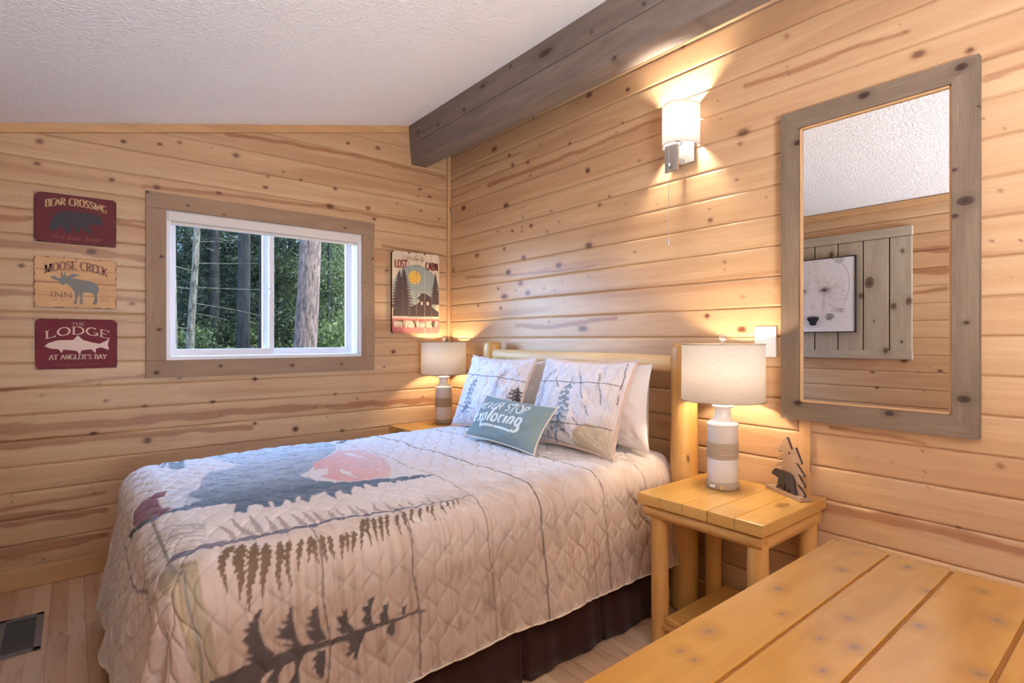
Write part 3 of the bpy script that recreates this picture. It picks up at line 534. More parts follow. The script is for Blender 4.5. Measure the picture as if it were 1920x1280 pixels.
def glass_mat(name, tint=(.97, .99, .98), f=.08):
    m = bpy.data.materials.new(name); m.use_nodes = True; n = m.node_tree.nodes; l = m.node_tree.links
    n.remove(n['Principled BSDF'])
    tr = n.new('ShaderNodeBsdfTransparent'); tr.inputs[0].default_value = (*tint, 1)
    gl = n.new('ShaderNodeBsdfGlossy'); gl.inputs['Roughness'].default_value = .0
    fr = n.new('ShaderNodeLayerWeight'); fr.inputs[0].default_value = .12
    ml = n.new('ShaderNodeMath'); ml.operation = 'MULTIPLY'; ml.inputs[1].default_value = .7
    l.new(fr.outputs['Fresnel'], ml.inputs[0])
    mx = n.new('ShaderNodeMixShader'); l.new(ml.outputs[0], mx.inputs[0]); l.new(tr.outputs[0], mx.inputs[1]); l.new(gl.outputs[0], mx.inputs[2])
    l.new(mx.outputs[0], n['Material Output'].inputs[0])
    return m
M['glass'] = glass_mat('window_glass')
M['crystal'] = plain('clear_acrylic', (.95, .93, .9), .05, 0, .5, trans=.85, ior=1.45)
M['mirror'] = plain('silvered_mirror', (.92, .93, .92), .0, 1.0)
def translucent(name, color, fac=.55, tex=True, tr_col=None):
    m = bpy.data.materials.new(name); m.use_nodes = True; n = m.node_tree.nodes; l = m.node_tree.links
    b = n['Principled BSDF']; b.inputs['Base Color'].default_value = (*color, 1); b.inputs['Roughness'].default_value = .8
    b.inputs['Specular IOR Level'].default_value = .2
    tr = n.new('ShaderNodeBsdfTranslucent'); tr.inputs[0].default_value = (*(tr_col or color), 1)
    mx = n.new('ShaderNodeMixShader'); mx.inputs[0].default_value = fac
    l.new(b.outputs[0], mx.inputs[1]); l.new(tr.outputs[0], mx.inputs[2]); l.new(mx.outputs[0], n['Material Output'].inputs[0])
    if tex:
        tc = n.new('ShaderNodeTexCoord'); mp = n.new('ShaderNodeMapping'); mp.inputs['Scale'].default_value = (60, 900, 1); l.new(tc.outputs['UV'], mp.inputs[0])
        no = n.new('ShaderNodeTexNoise'); no.inputs['Scale'].default_value = 1; l.new(mp.outputs[0], no.inputs['Vector'])
        mp2 = n.new('ShaderNodeMapping'); mp2.inputs['Scale'].default_value = (900, 60, 1); l.new(tc.outputs['UV'], mp2.inputs[0])
        no2 = n.new('ShaderNodeTexNoise'); no2.inputs['Scale'].default_value = 1; l.new(mp2.outputs[0], no2.inputs['Vector'])
        ad = n.new('ShaderNodeMath'); ad.operation = 'MULTIPLY'; l.new(no.outputs[0], ad.inputs[0]); l.new(no2.outputs[0], ad.inputs[1])
        rp = n.new('ShaderNodeValToRGB'); rp.color_ramp.elements[0].position = .12; rp.color_ramp.elements[0].color = (*[c * .86 for c in color], 1)
        rp.color_ramp.elements[1].position = .36; rp.color_ramp.elements[1].color = (*color, 1)
        l.new(ad.outputs[0], rp.inputs[0]); l.new(rp.outputs[0], b.inputs['Base Color']); l.new(rp.outputs[0], tr.inputs[0])
    return m
M['linen'] = translucent('linen_lampshade', lin(250, 246, 240), .6)
M['opal'] = translucent('opal_glass', lin(252, 251, 249), .8, False)
def emit(name, col, s):
    t = NT(name); t.set(color=(1, 1, 1), emit=col, estr=s); return t.m
M['bulb'] = emit('warm_bulb', (1.0, .76, .50), BULB)
M['sconce_bulb'] = emit('sconce_bulb', (1.0, .90, .76), SBULB)
def rope_mat():
    t = NT('jute_rope'); uv = t.coord('UV')
    w = t.new('ShaderNodeTexWave'); w.bands_direction = 'DIAGONAL'; w.inputs['Scale'].default_value = 60; w.inputs['Distortion'].default_value = 1; t.link(t.mapping(uv, (1, 3, 1)), w.inputs['Vector'])
    t.set(color=t.mix(w.outputs['Fac'], lin(150, 130, 108), lin(206, 186, 160)), rough=.9, spec=.1); t.bump(w.outputs['Fac'], .5, .002); return t.m
M['rope'] = rope_mat()
def bark(name, a, b, sc=1.0):
    t = NT(name); o = t.coord('Object')
    n = t.noise(t.mapping(o, (14 * sc, 14 * sc, 3.5 * sc)), 1.0, 5, .65, .5)
    t.set(color=t.ramp(n, [(.35, b), (.6, a)]), rough=.95, spec=.05); t.bump(n, .8, .04); return t.m
M['bark'] = bark('grey_pine_bark', lin(58, 44, 37), lin(22, 16, 14), 1.8)
M['bark_pale'] = bark('pale_thin_bark', lin(52, 46, 38), lin(19, 16, 13), 2.4)
M['bark_dark'] = bark('dark_bark', lin(22, 19, 16), lin(10, 8, 7))
def leafm(name, a, b):
    a = tuple(c * .38 for c in a); b = tuple(c * .38 for c in b)
    t = NT(name); oi = t.new('ShaderNodeNewGeometry')
    c = t.mix(oi.outputs['Random Per Island'], a, b)
    tr = t.new('ShaderNodeBsdfTranslucent'); t.link(c, tr.inputs[0]); t.set(color=c, rough=.7, spec=.1)
    mx = t.new('ShaderNodeMixShader'); mx.inputs[0].default_value = .35
    t.link(t.b.outputs[0], mx.inputs[1]); t.link(tr.outputs[0], mx.inputs[2]); t.link(mx.outputs[0], t.out.inputs[0]); return t.m
M['needles'] = leafm('pine_needles', lin(20, 26, 13), lin(42, 48, 27))
M['needles_light'] = leafm('light_pine_needles', lin(40, 46, 22), lin(74, 80, 42))
M['leaves'] = leafm('broad_leaves', lin(52, 58, 26), lin(92, 96, 46))
M['forest'] = plain('forest_floor', lin(28, 30, 17), .95)


# ------------------------------------------------------------------ room shell
WX = -2.63            # opposite wall (camera side)
YF = -5.2             # end wall behind the camera
G0, GP = .091, .13    # board grooves
def zc(x): return 2.314 + .2418 * (x + 2.606)     # sloped ceiling

def board_rows(z1):
    zs = []; ds = []
    k = math.floor(-G0 / GP) - 1
    prof = [(0, .009), (.0018, .0075), (.004, .0022), (.007, .0005), (.011, 0)]
    zz = []
    while G0 + k * GP < z1:
        b = G0 + k * GP
        for a, d in prof: zz.append((b + a, d))
        for i in range(1, 14): zz.append((b + .011 + (GP - .018) * i / 14, 0))
        for a, d in ((.123, .0002), (.1265, .0018), (.1287, .0065)): zz.append((b + a, d))
        k += 1
    zz = [(z, d) for z, d in zz if 0 <= z <= z1]
    return np.array(sorted(set([(0.0, 0.0)] + zz)))

def wall_paint(Acrd, Z, knots, streaks, seed):
    kn = np.zeros(Z.shape); stv = np.zeros(Z.shape)
    for a, z, r in knots:
        r = max(r * .85, .0045)
        rh = min(r * (.55 + .35 * ((a * 37) % 1)), .018)
        rx = r if r < .03 else r * .9
        bb = (np.abs(Acrd - a) < rx * 3.5) & (np.abs(Z - z) < rh * 3.5)
        u = (Acrd[bb] - a) / rx; v = (Z[bb] - z) / rh
        ang = ((a * 91 + z * 57) % 1 - .5) * .9
        u2 = u * math.cos(ang) + v * math.sin(ang); v2 = -u * math.sin(ang) + v * math.cos(ang)
        d = np.hypot(u2, v2)
        k = np.clip((1.0 - d) * 2.5 + .25, 0, 1) * ((.35 if r < .012 else .7) + (.45 if r < .012 else .3) * ((a * 53 + z * 29) % 1))
        kn[bb] = np.maximum(kn[bb], k)
        if r > .009: stv[bb] = np.maximum(stv[bb], np.clip(1.9 - d, 0, 1) * .5)
    for pts, w in streaks:
        nz = vnoise(Acrd * 9, Z * 30, seed + 5)
        c = stroke(Acrd, Z + (nz - .5) * w * .5, pts, w, w * .7, soft=.004)
        stv = np.maximum(stv, c * 1.0)
    row = np.floor((Z - G0) / GP)
    hsh = np.modf(np.abs(np.sin((row + seed) * 12.9898) * 43758.5453))[0]
    # occasional heartwood edge bands following the board
    base = vnoise(Acrd * 1.1 + row * 17.3, row * 3.7 + Z * 14, seed + 9)
    band = np.clip((base - .74) * 7, 0, .38) * (hsh > .45)
    stv = np.maximum(stv, band)
    return np.stack([kn, stv, hsh], -1)

def board_wall(name, axis, c, a0, a1, ztop_fn, zmax, inward, knots, streaks, seed, step=.0075, hole=None):
    """axis 0: wall along x at y=c ; axis 1: wall along y at x=c"""
    rows = board_rows(zmax)
    A = np.linspace(a0, a1, int(abs(a1 - a0) / step) + 1)
    AA, ZZ = np.meshgrid(A, rows[:, 0]); DD = np.repeat(rows[:, 1][:, None], len(A), 1)
    top = ztop_fn(AA); ZC = np.minimum(ZZ, top)
    P = np.zeros(AA.shape + (3,))
    P[..., axis] = AA; P[..., 1 - axis] = c - inward * DD; P[..., 2] = ZC
    paint = wall_paint(AA, ZZ, knots, streaks, seed)
    row = np.floor((ZZ - G0 + 1e-5) / GP)
    uv = np.stack([AA + row * 3.17, ZZ + row * .71], -1)
    za = ZC[:-1, :-1]; zb = ZC[1:, 1:]
    mask = (zb - za) > 1e-6
    mask |= (ZC[1:, :-1] - ZC[:-1, 1:]) > 1e-6
    if hole:
        h0, h1, k0, k1 = hole
        ac = (AA[:-1, :-1] + AA[1:, 1:]) / 2; zcn = (ZZ[:-1, :-1] + ZZ[1:, 1:]) / 2
        mask &= ~((ac > h0) & (ac < h1) & (zcn > k0) & (zcn < k1))
    # solid body behind the boards
    ev = []; ef = []
    def slab(u0, u1, z0, z1):
        b = len(ev); t0 = c - inward * .012; t1 = c - inward * .14
        for t in (t0, t1):
            for u, z in ((u0, z0), (u1, z0), (u1, z1), (u0, z1)):
                p = [0, 0, z]; p[axis] = u; p[1 - axis] = t; ev.append(tuple(p))
        for f in ((0, 1, 2, 3), (7, 6, 5, 4), (0, 4, 5, 1), (1, 5, 6, 2), (2, 6, 7, 3), (3, 7, 4, 0)): ef.append([b + i for i in f])
    if hole:
        slab(a0, h0, 0, zmax); slab(h1, a1, 0, zmax); slab(h0, h1, 0, k0); slab(h0, h1, k1, zmax)
    else: slab(a0, a1, 0, zmax)
    o = grid_mesh(name, P, M['wall'], uv, paint, mask=mask, extra=(ev, ef))
    return tag(o, kind='structure')

HOLE = (-1.905, -.742, 1.138, 1.985)
board_wall('wall_back', 0, 0.0, WX, 0.0, zc, 3.0, -1, DAT['KB'], DAT['SB'], 3, hole=HOLE)
board_wall('wall_right', 1, 0.0, YF, 0.0, lambda y: y * 0 + zc(0.0), 3.0, -1, DAT['KR'], DAT['SR'], 11)
rs = np.random.RandomState(5)
KL = [(round(rs.uniform(-3.2, -.4), 3), round(rs.uniform(.1, 2.3), 3), rs.uniform(.006, .018)) for _ in range(60)]
KL += [(-2.56, 1.02, .02), (-2.13, .99, .018), (-2.50, 1.045, .008), (-2.16, .87, .018), (-2.46, .865, .01), (-2.34, 1.09, .03)]
SL = [([(-2.63, 1.9), (-2.4, 1.92)], .05), ([(-2.63, 1.75), (-2.4, 1.76)], .05), ([(-2.6, 1.62), (-2.4, 1.6)], .03)]
board_wall('wall_left', 1, WX, YF, 0.0, lambda y: y * 0 + zc(WX), 2.4, 1, KL, SL, 23, step=.015)
board_wall('wall_front', 0, YF, WX, 0.0, zc, 3.0, 1, [], [], 31, step=.03)

m_ = MB(); m_.box((WX - .15, YF - .15, -.12), (.15, .15, 0), 1)
fl = m_.build('floor', M['floor']); tag(fl, kind='structure')
m_ = MB()
m_.prism([(WX - .15, zc(WX - .15)), (.15, zc(.15)), (.15, zc(.15) + .15), (WX - .15, zc(WX - .15) + .15)], lambda a, b, d: (a, d, b), YF - .15, .15)
ce = m_.build('ceiling', M['ceiling']); tag(ce, kind='structure')

# ceiling beam (two stacked timbers, slightly leaning with the roof slope)
t = thing('ceiling_beam', 'grey-stained timber beam running under the sloped ceiling along the right wall', 'beam', (-.28, 0, 2.57))
def beam_part(z0, z1, ext):
    lo = lambda z: -.338 - (z - 2.572) * .095
    mb = MB()
    for i in range(1):
        mb.prism([(lo(z0) - ext + .28, z0 - 2.57), (-.216 - (z0 - 2.572) * .05 + ext + .28, z0 - 2.57), (-.216 - (z1 - 2.572) * .05 + ext + .28, z1 - 2.57), (lo(z1) - ext + .28, z1 - 2.57)],
                 lambda a, b, d: (a, d, b), YF + .01, -.002, grain=1)
    return mb
beam_part(2.572, 2.709, 0).build('lower_timber', M['beam'], t)
beam_part(2.713, 2.862, 0.0).build('upper_timber', M['beam'], t)
beam_part(2.708, 2.714, -.004).build('seam', M['dark_gap'], t)

# trims
m_ = MB()
m_.prism([(WX + .001, zc(WX) - .047), (-.37, zc(-.37) - .052), (-.37, zc(-.37) - .001), (WX + .001, zc(WX) - .001)], lambda a, b, d: (a, d, b), -.02, -.0005)
tag(m_.build('trim_1', M['trim']), kind='structure')
m_ = MB(); m_.box((-.028, -.028, .0), (-.0005, -.0005, 2.9), 2, .006); tag(m_.build('trim_2', M['trim']), kind='structure')
m_ = MB(); m_.box((-.014, -2.723, .0), (-.0005, -2.679, .96), 2, .002); tag(m_.build('trim_3', M['trim']), kind='structure')
m_ = MB(); m_.box((WX + .0005, YF, zc(WX) - .052), (WX + .02, -.02, zc(WX) - .002), 1, .003); tag(m_.build('trim_4', M['trim']), kind='structure')
m_ = MB(); m_.box((WX, -.016, 0.0005), (0, -.0005, .105), 0, .004); tag(m_.build('baseboard_back', M['trim']), kind='structure')
m_ = MB(); m_.box((-.016, YF, 0.0005), (-.0005, -.02, .105), 1, .004); tag(m_.build('baseboard_right', M['trim']), kind='structure')
m_ = MB(); m_.box((WX + .0005, YF, 0.0005), (WX + .016, -.02, .105), 1, .004); tag(m_.build('baseboard_left', M['trim']), kind='structure')

# ------------------------------------------------------------------ window_1 (slider) in the back wall
w1 = thing('window_1', None, None, (-1.325, 0, 1.56)); w1['kind'] = 'structure'
ox, oz = 1.325, -1.56
def wb(name, boxes, m, parent=w1, bev=.002, grain=0):
    mb = MB()
    for lo, hi in boxes: mb.box((lo[0] + ox, lo[1], lo[2] + oz), (hi[0] + ox, hi[1], hi[2] + oz), grain, bev)
    return mb.build(name, m, parent)
wb('casing_board', [((-2.012, -.02, 1.994), (-.645, -.0008, 2.086))], M['casing'])
wb('casing_board', [((-2.012, -.02, 1.034), (-.645, -.0008, 1.13))], M['casing'])
wb('casing_board', [((-2.012, -.0195, 1.1305), (-1.914, -.0008, 1.9935))], M['casing'], grain=2)
wb('casing_board', [((-.736, -.0195, 1.1305), (-.645, -.0008, 1.9935))], M['casing'], grain=2)
XI0, XI1, ZI0, ZI1 = -1.914, -.736, 1.13, 1.994
wb('window_frame', [((XI0, -.004, ZI0), (XI1, .13, ZI0 + .022)), ((XI0, -.004, ZI1 - .02), (XI1, .13, ZI1)), ((XI0, -.004, ZI0 + .0222), (XI0 + .022, .13, ZI1 - .0202)), ((XI1 - .022, -.004, ZI0 + .0222), (XI1, .13, ZI1 - .0202)),
     ((XI1 - .034, .0, ZI0 + .0225), (XI1 - .0225, .03, ZI1 - .021))], M['white_vinyl'])
def sash(x0, x1, y0, y1, ws):
    zb, zt = ZI0 + .024, ZI1 - .02
    s = wb('sash', [((x0, y0, zb), (x1, y1, zb + .04)), ((x0, y0, zt - .04), (x1, y1, zt)), ((x0, y0, zb + .0402), (x0 + ws, y1, zt - .0402)), ((x1 - ws, y0, zb + .0402), (x1, y1, zt - .0402))], M['white_vinyl'])
    ym = (y0 + y1) / 2
    wb('pane', [((x0 + ws - .004, ym - .002, zb + .036), (x1 - ws + .004, ym + .002, zt - .036))], M['glass'], s, 0)
    return s
s1 = sash(-1.892, -1.315, .035, .062, .030)
s2 = sash(-1.375, -.775, .072, .098, .045)
wb('latch', [((-1.346, .018, 1.545), (-1.326, .035, 1.60)), ((-1.358, .012, 1.565), (-1.34, .024, 1.585))], M['white_vinyl'], s1, .004)

# roller shade cassette at the window head
t = thing('roller_shade', 'rolled-up cream roller shade in the head of the window', 'window shade', (-1.325, -.002, 1.96))
mb = MB(); mb.box((-.582, -.010, -.026), (.582, .040, .030), 0, .006); mb.build('cassette', M['shade_vinyl'], t)
mb = MB(); mb.box((-.575, .0, -.047), (.575, .022, -.030), 0, .005); mb.build('hem_bar', M['shade_vinyl'], t)
mb = MB(); mb.box((-.575, .009, -.036), (.575, .013, -.02), 0, 0); mb.build('fabric', M['shade_vinyl'], t)

# added door behind the camera, put in to go with the fill light
d1 = thing('added_door_1', None, None, (-1.90, YF, 0)); d1['kind'] = 'structure'
mb = MB()
for x0, x1, z0, z1 in ((-.45, -.37, .02, 2.12), (.37, .45, .02, 2.12), (-.369, .369, .02, .1), (-.369, .369, 2.04, 2.12)):
    mb.box((x0, .001, z0), (x1, .045, z1), 0, .003)
mb.build('door_frame', M['white_vinyl'], d1)
for x0, x1 in ((-.37, .37),):
    mb = MB(); mb.box((x0, .015, .1), (x1, .021, 2.04)); mb.build('pane', M['white_plastic'], d1)

# ------------------------------------------------------------------ covered panel + bear print on the opposite wall (seen in the mirror)
t = thing('plank_panel', 'grey plank shutter panel on the wall, seen in the mirror', 'wall panel', (WX, -1.70, 1.098))
X0, X1 = .001, .024
ys = [-.70, -.55, -.37, -.187, -.008, .17, .35, .53, .70]
for a, b in zip(ys[:-1], ys[1:]):
    mb = MB(); mb.box((X0, a + .004, .066), (X1, b - .004, .938), 2, .004); mb.build('plank', M['panel'], t)
mb = MB(); mb.box((X0, -.70, .0), (X1 + .012, .70, .068), 1, .003); mb.build('rail', M['panel'], t)
mb = MB(); mb.box((X0, -.70, .94), (X1 + .012, .70, 1.011), 1, .003); mb.build('rail', M['panel'], t)
mb = MB(); mb.box((X0, -.695, .06), (X0 + .01, .695, .95)); mb.build('backing', M['dark_gap'], t)
# framed bear print: 0.66 x 0.62
t = thing('bear_print', 'black-edged canvas print of a white bear face, reflected in the mirror', 'framed print', (WX + .037, -1.702, 1.308))
mb = MB()
for lo, hi in (((0, -.33, 0), (.03, -.322, .619)), ((0, .322, 0), (.03, .33, .619)), ((0, -.33, 0), (.03, .33, .008)), ((0, -.33, .611), (.03, .33, .619))): mb.box(lo, hi, 2, .001)
mb.build('frame', plain('black_frame', (.015, .013, .015), .4), t)
n = 240
u, v = np.meshgrid(np.linspace(-.322, .322, n), np.linspace(.008, .611, n))
# face looks out; viewed from +x the picture's right is +y ... the mirror flips it back
cx, cy = -.008, 0.0
X = (u - cx); Z = v
def gb(x0, z0, rx, rz, p=2): return np.exp(-(((np.abs(X - x0)) / rx) ** p + (np.abs(Z - z0) / rz) ** p))
Cb = np.ones((n, n, 3)) * np.array(lin(226, 226, 232))
fur = vnoise(X * 60 + 50, Z * 22, 1) * .5 + vnoise(X * 130 + 90, Z * 45, 2) * .5
head = np.clip(gb(0, .34, .27, .30, 5) * 1.4, 0, 1)
over(Cb, head * .35, lin(200, 192, 192))
br = random.Random(4)
def hairs(n, x0, z0, rx, rz, col, L=.035, wd=.0035, al=.5):
    for i in range(n):
        a_ = br.uniform(0, 2 * PI); r_ = math.sqrt(br.random()); x = x0 + rx * r_ * math.cos(a_); z = z0 + rz * r_ * math.sin(a_)
        dx, dz = x * 1.2, (z - .30); l = math.hypot(dx, dz) + 1e-6; k = L * br.uniform(.6, 1.2); j = br.uniform(-.4, .4)
        dx, dz = dx / l, dz / l; dx, dz = dx - j * dz, dz + j * dx
        for s in ((1, -1) if x0 else (1,)):
            over(Cb, stroke(X, Z, [(s * x, z), (s * (x + dx * k), z + dz * k)], wd, wd * .4) * al * br.uniform(.5, 1), col)
hairs(60, 0, .40, .24, .22, lin(214, 208, 210)); hairs(60, 0, .42, .22, .20, lin(176, 166, 166), al=.4)
hairs(45, 0, .515, .045, .085, lin(146, 132, 130), al=.55)
hairs(60, .16, .31, .085, .10, lin(150, 138, 140), al=.6); hairs(30, .17, .40, .07, .05, lin(160, 148, 148), al=.6)
hairs(30, .07, .42, .05, .05, lin(150, 136, 134), al=.6)
hairs(40, .20, .585, .035, .025, lin(96, 86, 92), L=.02, al=.8)
hairs(60, .125, .135, .035, .028, lin(96, 90, 98), L=.02, wd=.006, al=.9); hairs(40, .19, .185, .05, .02, lin(116, 108, 116), L=.025, al=.8)
for s in (-1, 1):
    over(Cb, stroke(X, Z, [(s * a_, b_) for a_, b_ in ((.15, .61), (.22, .57), (.262, .50), (.279, .43), (.272, .34), (.255, .27), (.228, .216))], .010, .006, jag=30) * .6, lin(140, 134, 142))
    over(Cb, np.clip(gb(s * .09, .35, .05, .032) * .8, 0, 1), lin(134, 120, 120))
    over(Cb, np.clip(gb(s * .09, .354, .030, .013) * .9, 0, 1), lin(84, 74, 78))
    over(Cb, np.clip(gb(s * .088, .352, .013, .010, 3) * 1.3, 0, 1), lin(34, 28, 32))
    over(Cb, stroke(X, Z, [(s * .05, .335), (s * .09, .376), (s * .14, .36)], .006, .004) * .7, lin(96, 84, 86))
    over(Cb, np.clip(gb(s * .083, .24, .012, .08), 0, 1) * .5, lin(160, 150, 152))
over(Cb, np.clip(gb(0, .25, .06, .11, 3), 0, 1) * .8, lin(222, 218, 222))
over(Cb, np.clip(gb(0, .22, .02, .03) * .35, 0, 1), lin(160, 154, 162))
over(Cb, np.clip(gb(0, .095, .085, .05, 3) * .55, 0, 1), lin(166, 160, 168))
over(Cb, inpoly(X, Z, [(-.050, .118), (-.040, .130), (0, .134), (.040, .130), (.050, .118), (.040, .098), (.030, .090), (.028, .070), (.014, .058), (-.014, .058), (-.028, .070), (-.030, .090), (-.040, .098)]), lin(48, 46, 54))
over(Cb, np.clip(gb(0, .136, .045, .006) * .8, 0, 1), lin(120, 118, 128))
over(Cb, stroke(X, Z, [(-.045, .052), (0, .042), (.045, .052)], .004) * .6, lin(120, 112, 118))
P = np.stack([np.full_like(u, .026), u, v], -1)
grid_mesh('canvas', P, M['artboard'], np.stack([u, v], -1), Cb, t)

# ------------------------------------------------------------------ mirror on the right wall
t = thing('wall_mirror', 'tall wall mirror in a mitred grey-stained wood frame', 'mirror', (-.001, -2.9335, .924))
HW, HH, FW = .3185, 1.259, .072
def mfr(pts, grain):
    mb = MB(); mb.prism(pts, lambda a, b, d: (d, -a, b), -.034, 0, grain=grain); return mb
for pts, g in (([(-HW, 0), (HW, 0), (HW - FW, FW), (-HW + FW, FW)], 1), ([(-HW, HH), (-HW + FW, HH - FW), (HW - FW, HH - FW), (HW, HH)], 1),
               ([(-HW, 0.0008), (-HW + FW, FW), (-HW + FW, HH - FW), (-HW, HH - .0008)], 2), ([(HW, 0.0008), (HW, HH - .0008), (HW - FW, HH - FW), (HW - FW, FW)], 2)):
    mfr(pts, g).build('frame_board', M['grey_wood'], t)
i0, i1 = HW - FW, .008
for lo, hi in (((-.026, -i0, FW), (0, -i0 + i1, HH - FW)), ((-.026, i0 - i1, FW), (0, i0, HH - FW)), ((-.026, -i0, FW), (0, i0, FW + i1)), ((-.026, -i0, HH - FW - i1), (0, i0, HH - FW))):
    mb = MB(); mb.box(lo, hi, 2 if hi[2] - lo[2] > .3 else 1, .002); mb.build('inner_lip', M['trim'], t)
mb = MB(); mb.box((-.016, -i0 + .001, FW + .001), (-.010, i0 - .001, HH - FW - .001)); mb.build('mirror_glass', M['mirror'], t)

# ------------------------------------------------------------------ light switch
t = thing('light_switch', 'white rocker light switch plate on the wall between lamp and mirror', 'light switch', (-.0005, -2.536, 1.24))
mb = MB(); mb.box((-.007, -.047, -.066), (0, .047, .066), 2, .003); mb.build('switch_plate', M['white_plastic'], t)
mb = MB(); mb.box((-.012, -.017, -.034), (-.005, .017, .034), 2, .002); mb.build('rocker', M['white_plastic'], t)
for z in (.05, -.05):
    mb = MB(); mb.box((-.0078, -.002, z - .002), (-.0068, .002, z + .002)); mb.build('screw', M['steel'], t)

# ------------------------------------------------------------------ wall sconce
t = thing('wall_sconce', 'lit wall sconce with white glass shade, nickel bracket and pull chain', 'wall light', (-.001, -2.135, 2.155))
mb = MB(); mb.box((-.014, -.062, -.05), (0, .062, .11), 2, .003); mb.build('back_plate', M['steel'], t)
mb = MB(); mb.box((-.105, -.028, -.10), (-.088, .042, .028), 2, .002); mb.box((-.09, -.012, -.06), (-.012, .012, -.03), 0, .002); mb.build('bracket', M['steel'], t)
mb = MB(); mb.tube([(-.085 + .045 * math.sin(a) - .02, .045 * math.cos(a), .028) for a in [i * PI / 12 for i in range(-2, 15)]], [.003], 8); mb.build('shade_ring', M['steel'], t)
# glass : elliptical half drum, open top and bottom
n1, n2 = 40, 14
vs = []; 
ang = np.linspace(-PI / 2 * 1.12, PI / 2 * 1.12, n1)
P = np.zeros((n1, n2, 3)); 
for i, a in enumerate(ang):
    for j in range(n2):
        P[i, j] = (-.018 - .105 * math.cos(a), .083 * math.sin(a), .028 + .20 * j / (n2 - 1))
sh = grid_mesh('glass_shade', P, M['opal'], np.zeros((n1, n2, 2)), None, t)
so = sh.modifiers.new('thickness', 'SOLIDIFY'); so.thickness = .004
mb = MB(); mb.sphere((-.062, 0, .13), .030, 16, (1, 1, 1.3)); mb.build('bulb', M['sconce_bulb'], t)
mb = MB(); mb.lathe([(.001, .05), (.017, .052), (.017, .098), (.001, .1)], (-.065, 0, -.0), 20); mb.build('socket', M['white_plastic'], t)
mb = MB(); mb.sphere((-.118, .008, -.072), .010, 12); mb.tube([(-.112, .008, -.074), (-.122, .008, -.074)], [.007], 10)
for k in range(2):
    z0, z1 = ((.02, -.07), (-.08, -.42))[k]
    mb.tube([(-.118, .008, z0), (-.118, .008, z1)], [.0012], 6)
mb.tube([(-.118, .008, -.42), (-.118, .008, -.425), (-.118, .008, -.45), (-.118, .008, -.455)], [.002, .004, .0045, .002], 10)
mb.build('pull_chain', M['steel'], t)

